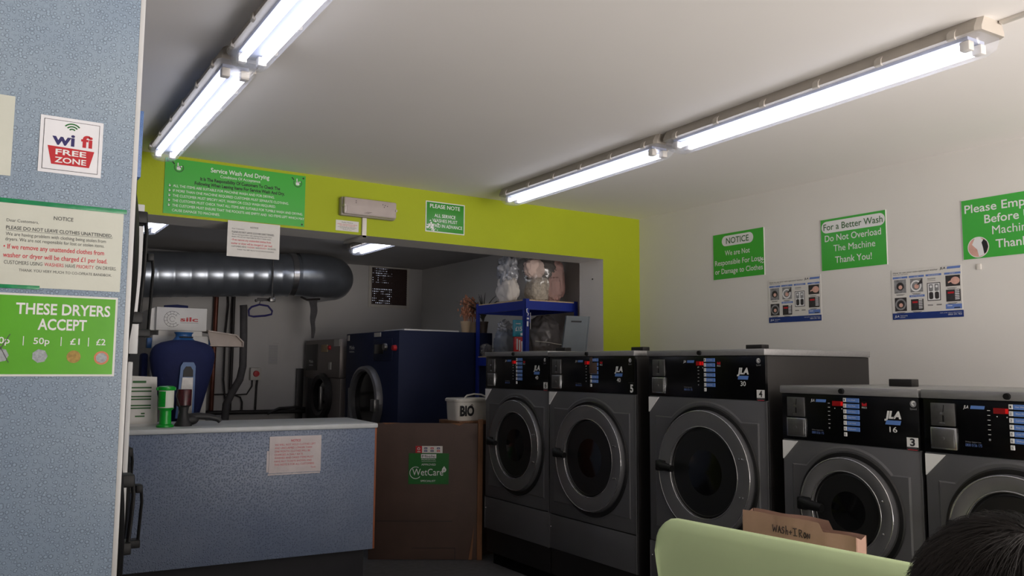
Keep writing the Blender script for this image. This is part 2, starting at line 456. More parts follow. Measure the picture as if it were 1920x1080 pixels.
    def blob(s, c, r, m=0, n=28, k=14, amp=0.12, fr=3.0, seed=0, flat_bottom=None, power=1.0):
        """lumpy closed form with folds"""
        v = []
        for i in range(k + 1):
            ph = PI * i / k
            for j in range(n):
                th = 2 * PI * j / n
                d = Vector((math.sin(ph) * math.cos(th), math.sin(ph) * math.sin(th), math.cos(ph)))
                if power != 1.0:
                    d = Vector([math.copysign(abs(q) ** power, q) for q in d])
                q = d * fr + Vector((seed * 3.1, seed * 1.7, seed * 2.3))
                g = 1 + amp * noise.noise(q) + amp * 0.6 * (1 - 2 * abs(noise.noise(q * 2.1))) - amp * 0.3
                g += amp * .22 * (abs(noise.noise(Vector((q.x * 2.2 + q.z * 1.5, q.y * 2.2 - q.z, q.z * 5.5)))) - .25)
                p = Vector((c[0] + d.x * r[0] * g, c[1] + d.y * r[1] * g, c[2] + d.z * r[2] * g))
                if flat_bottom is not None and p.z < flat_bottom: p.z = flat_bottom
                v.append(p[:])
        f = [(i * n + j, (i + 1) * n + j, (i + 1) * n + (j + 1) % n, i * n + (j + 1) % n) for i in range(k) for j in range(n)]
        return s.add(v, f, m)
    def xf(s, mtx):
        s.v = [(mtx @ Vector(v))[:] for v in s.v]
        return s
    def build(s, name, mats, parent=None, smooth=38, loc=(0, 0, 0), rotz=0.0):
        me = bpy.data.meshes.new(name)
        me.from_pydata(s.v, [], s.f)
        for mm in (mats if isinstance(mats, (list, tuple)) else [mats]):
            me.materials.append(M[mm] if isinstance(mm, str) else mm)
        for p, mi in zip(me.polygons, s.m): p.material_index = mi
        me.update()
        bm = bmesh.new(); bm.from_mesh(me)
        # consistent outward normals for the closed shells
        bmesh.ops.recalc_face_normals(bm, faces=[f for f in bm.faces if all(len(e.link_faces) == 2 for e in f.edges)])
        bm.to_mesh(me); bm.free()
        if smooth:
            me.shade_smooth()
            me.set_sharp_from_angle(angle=math.radians(smooth))
        o = bpy.data.objects.new(name, me)
        COL.objects.link(o)
        o.location = loc
        o.rotation_euler = (0, 0, rotz)
        if parent is not None: o.parent = parent
        return o

def tag(o, label=None, cat=None, group=None, kind=None):
    if label: o['label'] = label
    if cat: o['category'] = cat
    if group: o['group'] = group
    if kind: o['kind'] = kind
    return o

def thing(name, label, cat, loc=(0, 0, 0), rotz=0.0, group=None):
    o = bpy.data.objects.new(name, None)
    o.empty_display_size = 0.1
    COL.objects.link(o)
    o.location = loc
    o.rotation_euler = (0, 0, rotz)
    return tag(o, label, cat, group)

def struct(name, mb, mats, parent=None, **k):
    o = mb.build(name, mats, parent, **k)
    if parent is None: o['kind'] = 'structure'
    return o

R90 = math.radians(90)
# facing conventions: local -Y is the front, local X runs to the viewer's right, Z up.
FACE_LEFT, FACE_CAM, FACE_RIGHT = -R90, 0.0, R90

# ---------------------------------------------------------------- the room
CEIL, CEILB = 2.53, 2.44
WR, WG, WGB, WB = 4.47, 4.95, 5.25, 8.45      # right wall, lime wall front/back, rear wall
WL, WF = -0.9, -1.6
OPX, HEADZ = 4.09, 2.175
struct('floor', MB().box(WL - .1, WR + .2, WF - .2, WB + .1, -0.1, 0), 'floor')
struct('ceiling', MB().box(WL - .1, WR + .1, WF - .1, WG, CEIL, CEIL + .12), 'ceil')
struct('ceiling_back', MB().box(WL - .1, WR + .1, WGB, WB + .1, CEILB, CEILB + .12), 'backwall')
struct('wall_right', MB().box(WR, WR + .12, WF - .1, WG, 0, CEIL), 'plaster')
struct('wall_left', MB().box(WL - .1, WL, WF, WB, 0, CEIL), 'plaster')
struct('wall_back_right', MB().box(4.29, 4.7, WGB, WB, 0, CEILB), 'plaster')
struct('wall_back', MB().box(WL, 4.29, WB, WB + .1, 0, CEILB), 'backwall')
mb = MB()
def lime_wall(x0, x1, z0, z1):
    # lime paint only on the face towards the shop; white reveals
    v = [(x, y, z) for z in (z0, z1) for y in (WG, WGB) for x in (x0, x1)]
    mb.add(v, [(0, 1, 5, 4)], 0)
    mb.add(v, [(0, 2, 3, 1), (4, 5, 7, 6), (2, 6, 7, 3), (0, 4, 6, 2), (1, 3, 7, 5)], 1)
lime_wall(WL, OPX, HEADZ, CEIL + .12)
lime_wall(OPX, WR + .12, 0, CEIL + .12)
lime_wall(WL, 0.35, 0, HEADZ)
struct('wall_front_of_back_room', mb, ['lime', 'plaster'])
# shop window behind the camera
mb = MB()
wx0, wx1, wz0, wz1 = 1.0, 4.35, 0.05, 2.46
mb.box(WL - .1, wx0, WF - .1, WF, 0, CEIL).box(wx1, WR + .1, WF - .1, WF, 0, CEIL)
mb.box(wx0, wx1, WF - .1, WF, 0, wz0).box(wx0, wx1, WF - .1, WF, wz1, CEIL)
struct('wall_front', mb, 'plaster')
mb = MB()
for x0, x1 in ((wx0, wx0 + .06), (wx1 - .06, wx1), (2.65, 2.71)): mb.box(x0, x1, WF - .08, WF - .02, wz0, wz1)
for z0, z1 in ((wz0, wz0 + .06), (wz1 - .06, wz1)): mb.box(wx0, wx1, WF - .08, WF - .02, z0, z1)
wn = struct('window_1', mb, 'winframe')
MB().box(wx0 + .03, wx1 - .03, WF - .052, WF - .048, wz0 + .03, wz1 - .03).build('window_pane', 'winglass', wn)

# little fixing marks on the reveal and wall
tag(MB().lathe([(0.006, 0), (0.006, -.004), (0.003, -.006)], (0, 0, 0), 'x', 10).build('screw_cap', 'rubber', loc=(OPX, 5.08, 2.03)),
    'tiny dark screw plug in the white reveal beside the lime pillar', 'screw')
tag(MB().box(0, .025, -.006, 0, -.03, 0, b=.002).build('sticky_pad', 'trunk', loc=(WR, 2.29, 1.895), rotz=FACE_LEFT),
    'small grey sticky pad on the right wall under the pockets sign', 'pad')

# ---------------------------------------------------------------- strip lights
def batten(label, x, y, ang, L, tubemat='tube', ceil=CEIL, name='strip_light', clips=6):
    t = thing(name, label, 'light', (x, y, ceil), ang, 'twin tube strip lights on the ceiling')
    W = 0.078
    mb = MB()
    prof = [(-.058, 0), (.058, 0), (W, -.036), (W, -.050), (-W, -.050), (-W, -.036)]
    mb.prism(prof, -L + .02, -.02)
    pe = [(p[0] * .86, p[1]) for p in prof]
    for ya, yb in ((-L, -L + .02), (-.02, 0)):
        a, b = (pe, prof) if ya == -L else (prof, pe)
        v = [(p[0], ya, p[1]) for p in a] + [(p[0], yb, p[1]) for p in b]
        mb.add(v, [(i, i + 6, (i + 1) % 6 + 6, (i + 1) % 6) for i in range(6)] + [tuple(range(6)), tuple(range(11, 5, -1))])
    mb.build('housing', 'housing', t)
    mb = MB().box(-.05, .05, -L + .06, -.06, -.062, -.049)
    mb.build('gear_tray', 'tray', t)
    # diffuser: ribbed trough with rounded ends
    mb = MB()
    sec = [(-.072, -.051), (-.070, -.078), (-.060, -.098), (-.042, -.110), (0, -.114), (.042, -.110), (.060, -.098), (.070, -.078), (.072, -.051)]
    rows = [(-L + .012, .80, .45), (-L + .022, .94, .85), (-L + .045, 1, 1), (-.045, 1, 1), (-.022, .94, .85), (-.012, .80, .45)]
    n = len(sec)
    v = []
    for yy, sx, sz in rows:
        v += [(p[0] * sx, yy, -.051 + (p[1] + .051) * sz) for p in sec]
    f = [(i * n + k, i * n + k + 1, (i + 1) * n + k + 1, (i + 1) * n + k) for i in range(len(rows) - 1) for k in range(n - 1)]
    f += [tuple(range(n)), tuple(range(len(v) - 1, len(v) - n - 1, -1))]
    mb.add(v, f)
    mb.build('diffuser', 'diff', t)
    for sx in (-.036, .036):
        MB().lathe([(.013, -L + .09), (.013, -.09)], (sx, 0, -.084), 'y', 14).build('fluorescent_tube', tubemat, t)
        for ya in (-L + .055, -.09):
            MB().box(sx - .016, sx + .016, ya, ya + .035, -.098, -.064, b=.004).build('lamp_holder', 'trunk', t)
    for k in range(clips):
        yy = -.10 - (L - .20) * k / (clips - 1)
        for sx in (-1, 1):
            c = MB().prism([(sx * .062, -.012), (sx * .083, -.034), (sx * .086, -.056), (sx * .074, -.060), (sx * .073, -.054), (sx * .0785, -.05), (sx * .0785, -.037), (sx * .06, -.004)], yy - .014, yy + .014)
            c.build('clip', 'clip', t)
    return t
batten('lit twin tube strip light ending above the large green conditions board', .803, 4.70, math.radians(-.6), 1.60)
batten('lit twin tube strip light overhead at the top left, nearest the droplet panel', .800, 3.06, math.radians(-.6), 1.60)
batten('lit twin tube strip light ending at the lime wall above the washers', 2.995, 4.64, math.radians(-1.9), 1.60)
batten('lit twin tube strip light above the right row of washers, nearer the camera', 2.955, 3.01, math.radians(-3.3), 1.64)
batten('lit strip light on the back room ceiling above the pressing machine', 1.08, 6.85, 0, 1.4, 'tube_b', CEILB)
batten('lit strip light on the back room ceiling half hidden by the lime header', 2.86, 7.0, 0, 1.5, 'tube_b', CEILB)
# cable trunking from the near right light
tag(MB().box(-.012, .012, -1.5, 0, -.012, 0, b=.002).build('cable_trunking', 'trunk', loc=(2.90, 1.365, CEIL), rotz=math.radians(-3.3)),
    'thin white cable trunking on the ceiling beyond the near right strip light', 'trunking')

# ---------------------------------------------------------------- emergency light on the lime wall
t = thing('emergency_light', 'unlit white bulkhead emergency light on the lime header', 'light', (1.908, WG, 2.287))
MB().box(0, .376, -.05, 0, 0, .118, b=.008).build('base', 'housing', t)
mb = MB()
mb.box(.006, .370, -.082, -.051, .004, .114, b=.012)
mb.prism([(.02, .012), (.356, .012), (.350, .056), (.026, .056)], -.085, -.081)
mb.build('diffuser', 'diff_e', t)
for x in (.004, .360):
    MB().box(x, x + .012, -.088, -.03, .05, .066, b=.003).build('clip', 'clip', t)
mb = MB()
for x, z in ((.085, .092), (.085, .08), (.27, .088), (.286, .084), (.302, .08), (.28, .072)): mb.disc(x, z, .003, -.0826, 0, 8)
for k in range(3): mb.rect(.14 + .01 * k, .175 + .01 * k, .018 + .004 * k, .0195 + .004 * k, -.0856, 0)
mb.build('marks', 'ink_k', t)
t = thing('wire_trunking', 'white trunking running from the emergency light under the lime header', 'trunking', (2.066, WG, HEADZ))
MB().box(0, .03, -.018, 0, -.018, .113, b=.002).build('upright', 'trunk', t)
MB().box(0, .03, -.018, .30, -.018, 0, b=.002).build('underside_run', 'trunk', t)

# ---------------------------------------------------------------- signs: helper
def plate(name, label, cat, w, h, loc, rotz, face, edge='signedge', t=.004, border=.0, group=None, draw=None, mats=()):
    """a printed board: edge slot 0, face slot 1, further print slots after; draw(mb, y) adds the print"""
    mb = MB()
    mb.box(0, w, -t, 0, 0, h, 0)
    mb.rect(border, w - border, border, h - border, -t - .0004, 1)
    if draw: draw(mb, -t - .0010)
    o = mb.build(name, [edge, face] + list(mats), smooth=0, loc=loc, rotz=rotz)
    return tag(o, label, cat, group)

def hand_icon(mb, x, z, s, y, mw, mg, arrow=None):
    """small pointing hand drawn as print"""
    mb.ann(x, z, s * .92, s * 1.12, y - .0001, mg, 20, 150, 400)
    mb.rrect(x - s * .5, x + s * .45, z - s * .6, z + s * .35, s * .3, y - .0003, mw)
    mb.flat([(x - s * .35, z + s * .1), (x - s * .1, z + s * .1), (x - s * .14, z + s * 1.15), (x - s * .34, z + s * 1.15)], y - .0003, mw)
    mb.flat([(x + s * .3, z - s * .1), (x + s * .75, z + s * .35), (x + s * .6, z + s * .5), (x + s * .1, z + s * .2)], y - .0003, mw)
    if arrow is not None:
        mb.flat([(x - s * 1.7, z + s * 1.3), (x - s * 1.5, z + s * 1.45), (x - s * .9, z + s * .8), (x - s * 1.1, z + s * .62)], y - .0003, arrow)

# the big green conditions board
def d_board(mb, y):
    mb.text('Service Wash And Drying', .425, .270, .026, y, 2, .345, bold=.012)
    mb.text('Conditions Of Acceptance', .425, .243, .016, y, 2, .235)
    mb.text('It Is The Responsibility Of Customers To Check The', .43, .213, .019, y, 3, .47, bold=.03)
    mb.text('Following When Leaving Items For Service Wash And Dry.', .43, .184, .019, y, 3, .53, bold=.03)
    L = ['ALL THE ITEMS ARE SUITABLE FOR MACHINE WASH AND FOR DRYING.', 'IF MORE THAN ONE MACHINE REQUIRED CUSTOMER MUST SEPARATE CLOTHING.',
         'THE CUSTOMER MUST SPECIFY HOT, WARM OR COLD WASH REQUIRED.', 'THE CUSTOMER MUST CHECK THAT ALL ITEMS ARE SUITABLE FOR TUMBLE WASH AND DRYING.',
         'THE CUSTOMER MUST ENSURE THAT THE POCKETS ARE EMPTY AND  NO ITEMS LEFT WHICH MAY', 'CAUSE DAMAGE TO MACHINES.']
    for k, (s, wd) in enumerate(zip(L, (.585, .675, .595, .765, .775, .265))):
        z = .157 - .0285 * k
        mb.text(s, .048, z, .0145, y, 2, wd, 'L')
        if k < 5: hand_icon(mb, .030, z + .006, .009, y, 2, 4)
    hand_icon(mb, .075, .272, .024, y, 2, 4, 3)
    hand_icon(mb, .775, .272, .024, y, 2, 4, 3)
    for x, z in ((.012, .306), (.81, .306), (.81, .014)): mb.disc(x, z, .006, y, 3, 10)
plate('conditions_board', 'large green service wash conditions board on the lime header', 'sign', .825, .322, (.86, WG, 2.19), 0, 'green', draw=d_board, mats=('ink_w', 'ink_k', 'ink_g'))

def notice_lines(mb, y, w, h, k, r):
    mb.text('NOTICE', w * .5, h * .83, h * .045, y, k, w * .15, bold=.01)
    mb.text('Dear Customers,', w * .08, h * .765, h * .035, y, k, w * .235, 'L')
    mb.text('PLEASE DO NOT LEAVE CLOTHES UNATTENDED.', w * .08, h * .675, h * .04, y, k, w * .81, 'L', bold=.015)
    mb.rect(w * .08, w * .89, h * .66, h * .664, y, k)
    mb.text('We are having problem with clothing being stolen from', w * .08, h * .60, h * .04, y, k, w * .76, 'L')
    mb.text('dryers. We are not responsible for lost or stolen items.', w * .08, h * .54, h * .04, y, k, w * .75, 'L')
    mb.text('• If we remove any unattended clothes from', w * .07, h * .445, h * .055, y, r, w * .76, 'L', bold=.01)
    mb.text('washer or dryer will be charged £1 per load.', w * .07, h * .345, h * .055, y, r, w * .79, 'L', bold=.01)
    mb.text('CUSTOMERS USING', w * .08, h * .265, h * .042, y, k, w * .28, 'L')
    mb.text('WASHERS', w * .375, h * .265, h * .042, y, r, w * .145, 'L')
    mb.text('HAVE', w * .535, h * .265, h * .042, y, k, w * .075, 'L')
    mb.text('PRIORITY', w * .62, h * .265, h * .042, y, r, w * .135, 'L')
    mb.text('ON DRYERS.', w * .77, h * .265, h * .042, y, k, w * .165, 'L')
    mb.text('THANK YOU VERY MUCH TO CO-OPRATE BANDBOX.', w * .19, h * .185, h * .032, y, k, w * .71, 'L')
plate('hanging_notice', 'white clothes notice hanging below the green conditions board', 'notice', .312, .213, (1.221, WG - .006, 1.972), 0, 'paper', 'paper', .0015,
      draw=lambda mb, y: notice_lines(mb, y, .312, .213, 2, 3), mats=('ink_k', 'ink_r'))

def d_small(mb, y):
    mb.text('Public Notice', .077, .052, .007, y, 2, .075)
    mb.text('VERBAL AND PHYSICAL ABUSE', .077, .040, .006, y, 3, .135)
    mb.text('WILL NOT BE TOLERATED', .077, .031, .006, y, 3, .105)
    mb.text('IF YOU ARE ABUSIVE OR THREATENING', .077, .022, .005, y, 2, .125)
    mb.text('YOU WILL BE ASKED TO LEAVE', .077, .014, .005, y, 2, .10)
    mb.text('THANK YOU', .077, .006, .004, y, 2, .06)
plate('public_notice', 'tiny white notice under the emergency light on the lime header', 'notice', .155, .068, (1.892, WG, 2.192), 0, 'paper', 'paper', .0015, draw=d_small, mats=('ink_k', 'ink_r'))

def d_pnote(mb, y):
    mb.text('PLEASE NOTE', .15, .168, .026, y, 2, .235, bold=.012)
    mb.text('ALL SERVICE', .15, .106, .022, y, 2, .165, bold=.008)
    mb.text('WASHES MUST', .15, .072, .022, y, 2, .195, bold=.008)
    mb.text('BE PAID IN ADVANCE', .155, .036, .022, y, 2, .265, bold=.008)
    rnd = random.Random(3)
    for k in range(26):   # scuffed, peeled corner
        x, z = .01 + abs(rnd.gauss(0, .05)), .012 + abs(rnd.gauss(0, .03))
        s = rnd.uniform(.004, .013)
        pts = [(x + s * rnd.uniform(.4, 1.2) * math.cos(a), z + s * rnd.uniform(.3, .9) * math.sin(a)) for a in (0, 1.1, 2.2, 3.2, 4.3, 5.3)]
        mb.flat(pts, y - .0002 - k * .00001, 2)
plate('please_note_sign', 'dark green please note sign with a worn corner on the lime header', 'sign', .306, .213, (2.529, WG, 2.246), 0, 'green_dk', border=.007, draw=d_pnote, mats=('ink_w',))

# right wall signs
def d_notice(mb, y):
    w, h = .46, .33
    mb.rrect(.085, .37, .236, .310, .036, y, 2)
    mb.text('NOTICE', .228, .252, .042, y - .0006, 3, .205, bold=.008)
    mb.text('We are Not', .225, .168, .036, y, 2, .225, bold=.008)
    mb.text('Responsible For Loss,', .232, .102, .036, y, 2, .43, bold=.008)
    mb.text('or Damage to Clothes', .232, .040, .036, y, 2, .43, bold=.008)
    rnd = random.Random(5)
    for k in range(7):
        x, z = .425 + rnd.uniform(-.015, .018), .098 + rnd.uniform(-.022, .014)
        mb.flat([(x, z), (x + .016, z + .006), (x + .012, z + .012), (x + .002, z + .007)], y - .0003 - k * .00002, 2)
plate('notice_sign', 'green notice sign about loss or damage on the right wall', 'sign', .46, .33, (WR, 4.155, 1.965), FACE_LEFT, 'green', draw=d_notice, border=.002, mats=('ink_w', 'ink_g'))
def d_better(mb, y):
    mb.rrect(.008, .442, .238, .312, .036, y, 2)
    mb.text('For a Better Wash', .225, .256, .040, y - .0006, 3, .405, bold=.006)
    mb.text('Do Not Overload', .222, .184, .040, y, 2, .385, bold=.006)
    mb.text('The Machine', .232, .118, .040, y, 2, .285, bold=.006)
    mb.text('Thank You!', .224, .044, .040, y, 2, .25, bold=.006)
plate('better_wash_sign', 'green sign asking not to overload the machine, middle of the right wall', 'sign', .447, .328, (WR, 3.246, 1.945), FACE_LEFT, 'green', draw=d_better, border=.002, mats=('ink_w', 'ink_g'))
def d_empty(mb, y):
    mb.text('Please Empty Pockets', .318, .252, .044, y, 2, .60, bold=.01)
    mb.text('Before Using', .290, .186, .044, y, 2, .34, bold=.01)
    mb.text('Machines', .270, .122, .044, y, 2, .225, bold=.01)
    mb.text('Thanks!', .272, .048, .044, y, 2, .20, bold=.01)
    mb.disc(.082, .062, .056, y, 2, 30)
    mb.disc(.082, .062, .052, y - .0003, 3, 30)
    mb.flat([(.066, .112), (.092, .114), (.118, .09), (.112, .020), (.084, .012), (.076, .05), (.050, .078)], y - .0006, 2)
    mb.flat([(.112, .103), (.128, .088), (.134, .060), (.124, .032), (.112, .022), (.106, .06), (.100, .085)], y - .0008, 4)
    mb.disc(.055, .045, .016, y - .0007, 3, 14, 1.3)
plate('empty_pockets_sign', 'green empty pockets sign cut off by the right edge of view', 'sign', .64, .326, (WR, 2.356, 1.923), FACE_LEFT, 'green', draw=d_empty, border=.002, mats=('ink_w', 'skinprint', 'ink_k'))

def d_poster(mb, y):
    w, h = .41, .292
    # slots: 2 ink, 3 blue bar, 4 heading blue, 5 dark photo, 6 grey photo, 7 skin, 8 white, 9 red
    mb.rect(0, w, 0, .037, y, 3)
    mb.text('JLA', .012, .013, .012, y - .0004, 8, .028, 'L', bold=.02, slant=.2)
    mb.text('Total Laundry', .046, .018, .007, y - .0004, 8, .045, 'L')
    mb.text('Solutions', .046, .009, .006, y - .0004, 8, .03, 'L')
    mb.text('Call us for more information', .40, .024, .005, y - .0004, 8, .12, 'R')
    mb.text('0800 591 903', .40, .012, .008, y - .0004, 8, .075, 'R')
    mb.text('How to use your coin-operated washer', .012, .266, .009, y, 2, .265, 'L')
    mb.text('Follow the steps below', .012, .257, .005, y, 2, .09, 'L')
    mb.text('JLA', .288, .268, .012, y, 2, .032, 'L', bold=.02, slant=.2)
    mb.flat([(.326, .267), (.400, .267), (.405, .280), (.331, .280)], y, 4)
    cols = (.008, .106, .206, .312)
    cw = .09
    for k, cx in enumerate(cols):
        mb.rect(cx, cx + cw, .236, .247, y, 4)
        mb.text(('LOAD', 'CLOSE', 'ADD DETERGENT', 'START')[k], cx + cw / 2, .2385, .005, y - .0004, 8, (.022, .028, .062, .028)[k])
    def photo(x0, x1, z0, z1, base, kind):
        mb.rect(x0, x1, z0, z1, y, base)
        cx, cz, r = (x0 + x1) / 2, (z0 + z1) / 2, min(x1 - x0, z1 - z0) * .46
        if kind == 'drum':
            mb.ann(cx, cz, r * .72, r, y - .0004, 6, 24); mb.disc(cx, cz, r * .7, y - .0003, 5, 20)
            mb.disc(cx + r * .05, cz - r * .15, r * .36, y - .0006, 7, 12)
        if kind == 'close':
            mb.ann(cx - r * .1, cz - r * .1, r * .7, r * .95, y - .0004, 8, 24); mb.disc(cx, cz - r * .2, r * .4, y - .0005, 7, 12)
            mb.flat([(cx, cz), (x1 - .004, z1 - .002), (x1 - .002, z1 - .03)], y - .0006, 5)
        if kind == 'panel':
            for q in range(6): mb.rect(x0 + .62 * (x1 - x0), x1 - .006, z0 + .01 + .0095 * q, z0 + .015 + .0095 * q, y - .0004, 8)
            mb.rect(x0 + .12 * (x1 - x0), x0 + .55 * (x1 - x0), z1 - .022, z1 - .012, y - .0004, 9)
        if kind == 'hand':
            mb.disc(cx + r * .5, cz, r * .75, y - .0004, 7, 16, 1.2)
            mb.flat([(cx - r, cz - r * .2), (cx + r * .3, cz + r * .4), (cx + r * .3, cz), (cx - r * .9, cz - r * .45)], y - .0005, 7)
    photo(.016, .088, .152, .230, 6, 'drum'); photo(.016, .088, .048, .126, 5, 'drum')
    photo(.114, .188, .152, .230, 6, 'close'); photo(.114, .188, .048, .112, 5, 'panel')
    mb.rect(.106, .196, .124, .136, y, 4)
    mb.text('SELECT PROGRAMME', .151, .127, .005, y - .0004, 8, .07)
    for (x0, z0) in ((.016, .143), (.016, .040), (.114, .143), (.114, .040), (.316, .160), (.316, .077)):
        mb.rect(x0 + .008, x0 + .062, z0, z0 + .002, y, 2); mb.rect(x0 + .014, x0 + .054, z0 - .004, z0 - .002, y, 2)
    # detergent drawer drawing
    mb.rect(.212, .288, .097, .198, y, 5); mb.rect(.216, .284, .101, .194, y - .0003, 8)
    for cx in (.234, .267):
        mb.rrect(cx - .012, cx + .012, .150, .190, .006, y - .0005, 6)
        mb.disc(cx, .176, .007, y - .0006, 8, 12)
        mb.rrect(cx - .012, cx + .012, .106, .146, .009, y - .0005, 5)
    for z in (.222, .218, .210): mb.rect(.215, .262, z, z + .0016, y, 2)
    for x in (.212, .262):
        for z in (.074, .070): mb.rect(x, x + .03, z, z + .002, y, 2)
    photo(.318, .398, .170, .230, 5, 'hand'); photo(.318, .398, .086, .152, 5, 'panel')
    mb.rect(.314, .402, .046, .072, y, 4)
    mb.rect(.322, .35, .062, .065, y - .0004, 8); mb.rect(.36, .392, .049, .054, y - .0004, 2)
PM = ('ink_k', 'bluebar', 'bluehead', 'photo_d', 'photo_g', 'skinprint', 'ink_w', 'red')
plate('instruction_poster', 'washer instruction poster below and right of the loss notice sign', 'poster', .41, .292, (WR, 3.668, 1.636), FACE_LEFT, 'paper', 'paper', .002, draw=d_poster, mats=PM, group='washer instruction posters')
plate('instruction_poster', 'washer instruction poster below and left of the empty pockets sign', 'poster', .405, .288, (WR, 2.778, 1.618), FACE_LEFT, 'paper', 'paper', .002, draw=d_poster, mats=PM, group='washer instruction posters')

# ---------------------------------------------------------------- coin washers
def rounded_path(w, zc, r):
    return None

def washer(label, yl, wd, top, ptop, pbot, seam, base, dc, dr, lbs, num, sc, blue=False, num_style='box', taped=False, gr_ratio=.72, S=None):
    """coin washer; yl = y of its left front edge, face at x = 3.0"""
    t = thing('coin_washer', label, 'washing machine', (3.0, yl, 0), FACE_LEFT, 'row of grey coin washers')
    D = .78
    cx, cz = dc
    cx += .010
    # body: dark cabinet behind the front panels
    MB().box(.004, wd - .004, .012, D, base * .35, ptop, b=.004).build('cabinet', 'side', t)
    MB().box(.02, wd - .02, .07, D - .05, 0, base * .36 + .01).box(.03, wd - .03, .055, .07, 0, base).build('plinth', 'plinthblack', t)
    # lid with a front rail and its lock
    lid = MB().box(-.002, wd + .002, -.014, D + .005, ptop + .001, top, b=.004).build('lid', 'rail', t)
    MB().lathe([(.0, -.024), (.0105, -.024), (.012, -.014)], (wd * .49, 0, (ptop + top) / 2), 'y', 16).build('lock', 'black', lid)
    MB().box(wd * .46, wd * .46 + .105, .345, .40, top, top + .032, b=.003).build('vent_cap', 'side', t)
    # front door panel with a raised surround
    mb = MB().box(0, wd, 0, .012, seam + .003, pbot, b=.003)
    a, b_ = .045, wd - .045
    zt, zb = pbot - .10, seam + .075
    rr = dr + .045
    pts = []
    up_ = [(a, zt)]
    # embossed shape: rectangle with a circular bulge top and bottom
    hx = math.sqrt(max(.0004, rr * rr - (zt - cz) ** 2)) if rr > (zt - cz) else .05
    angs = [PI - math.acos(min(1, hx / rr)) - k * (PI - 2 * math.acos(min(1, hx / rr))) / 16 for k in range(17)]
    tp = [(cx + rr * math.cos(q), cz + rr * math.sin(q)) for q in angs if a < cx + rr * math.cos(q) < b_]
    hb = math.sqrt(max(.0004, rr * rr - (cz - zb) ** 2)) if rr > (cz - zb) else .05
    an2 = [-math.acos(min(1, hb / rr)) - k * (PI - 2 * math.acos(min(1, hb / rr))) / 16 for k in range(17)]
    bt = [(cx + rr * math.cos(q), cz + rr * math.sin(q)) for q in an2 if a < cx + rr * math.cos(q) < b_]
    poly = [(a, zb), (a, zt)] + tp + [(b_, zt), (b_, zb)] + bt
    n = len(poly)
    # chamfered raised plate
    inn = []
    for (px, pz) in poly:
        d = Vector((px - cx, pz - cz)); k = max(0.0, 1 - .010 / max(d.length, .01))
        inn.append((cx + d.x * k, cz + d.y * k))
    v = [(p[0], 0.001, p[1]) for p in poly] + [(p[0], -.0045, p[1]) for p in inn]
    mb.add(v, [(i, (i + 1) % n, (i + 1) % n + n, i + n) for i in range(n)])
    # ring-shaped front so the bulge stays open behind the door
    c0 = len(v)
    ring = [(cx + (dr - .03) * math.cos(math.atan2(p[1] - cz, p[0] - cx)), -.0045, cz + (dr - .03) * math.sin(math.atan2(p[1] - cz, p[0] - cx))) for p in inn]
    mb.add([(p[0], -.0045, p[1]) for p in inn] + ring, [(i, (i + 1) % n, (i + 1) % n + n, i + n) for i in range(n)])
    mb.build('front_panel', 'wash', t, smooth=25)
    lp = MB().box(0, wd, 0, .012, base, seam - .003, b=.003).build('lower_panel', 'wash', t)
    for x in (.012, wd - .012):
        MB().lathe([(0, -.004), (.004, -.003), (.005, 0)], (x, 0, seam - .075), 'y', 10).build('screw', 'chrome', lp)
    MB().box(-.0015, .0015, -.003, .012, base, seam - .002).box(wd - .003, wd, -.003, .012, base, pbot).build('edge_trim', 'ring', t)
    # black control panel
    y = -.0052
    pr = MB().box(.002, wd - .002, -.004, .012, pbot + .001, ptop, 4, b=.002)
    q = sc
    # lettering, lights line and logo: print on the panel
    if wd > .7:
        cx0, bx, jx, lx, rx, ledx, dx, sx = .035, wd * .515, wd * .83, wd * .335, wd * .625, wd * .46, wd * .447, wd - .04
    else:
        cx0, bx, jx, lx, rx, ledx, dx, sx = .032, .308, .524, .152, .392, .235, .256, .608
    ph = ptop - pbot
    P = lambda f: pbot + f * ph
    pr.text('JLA', lx, P(.845), ph * .055, y, 0, .018 * q, 'L', bold=.02, slant=.2)
    pr.flat([(lx + .024 * q, P(.84)), (lx + .073 * q, P(.84)), (lx + .076 * q, P(.90)), (lx + .027 * q, P(.90))], y, 1)
    pr.text('JLA', jx, P(.585), ph * .135, y, 0, .070 * q, bold=.05, slant=.22)
    pr.flat([(jx - .033 * q, P(.46)), (jx + .029 * q, P(.46)), (jx + .034 * q, P(.545)), (jx - .028 * q, P(.545))], y, 1)
    pr.text(lbs, jx, P(.315), ph * .105, y, 0, .032 * q, bold=.01)
    pr.text('24 Hour Support Line', lx + .002, P(.235), ph * .025, y, 2, .055 * q, 'L')
    pr.text('0800 0156 175', lx + .002, P(.165), ph * .05, y, 3, .058 * q, 'L')
    for k in range(6): pr.rect(ledx, ledx + .010 * q, P(.82 - .085 * k), P(.83 - .085 * k), y, 0)
    pr.disc(ledx + .005 * q, P(.31), .004 * q, y, 2, 10)
    pr.disc(dx + .012, P(.725), .0022, y, 0, 8); pr.disc(dx + .045 * q, P(.72), .0022, y, 0, 8)
    pr.disc(sx, P(.885), .013 * q, y, 2, 18)
    pr.ann(sx + .002, P(.895), .004 * q, .009 * q, y - .0004, 0, 14, 40, 280)
    pr.text('Speed', sx, P(.77), ph * .04, y, 2, .026 * q)
    cp = pr.build('control_panel', ['ink_w', 'bluebtn', 'ink_gr', 'bluehead', 'blackgloss'], t, smooth=30)
    # red display
    dd = MB().rect(dx, dx + .052 * q, P(.775), P(.875), y - .0004, 0)
    dd.rect(dx + .040 * q, dx + .050 * q, P(.785), P(.865), y - .0008, 1)
    if wd > .7: dd.rect(dx + .024 * q, dx + .036 * q, P(.785), P(.865), y - .0008, 1)
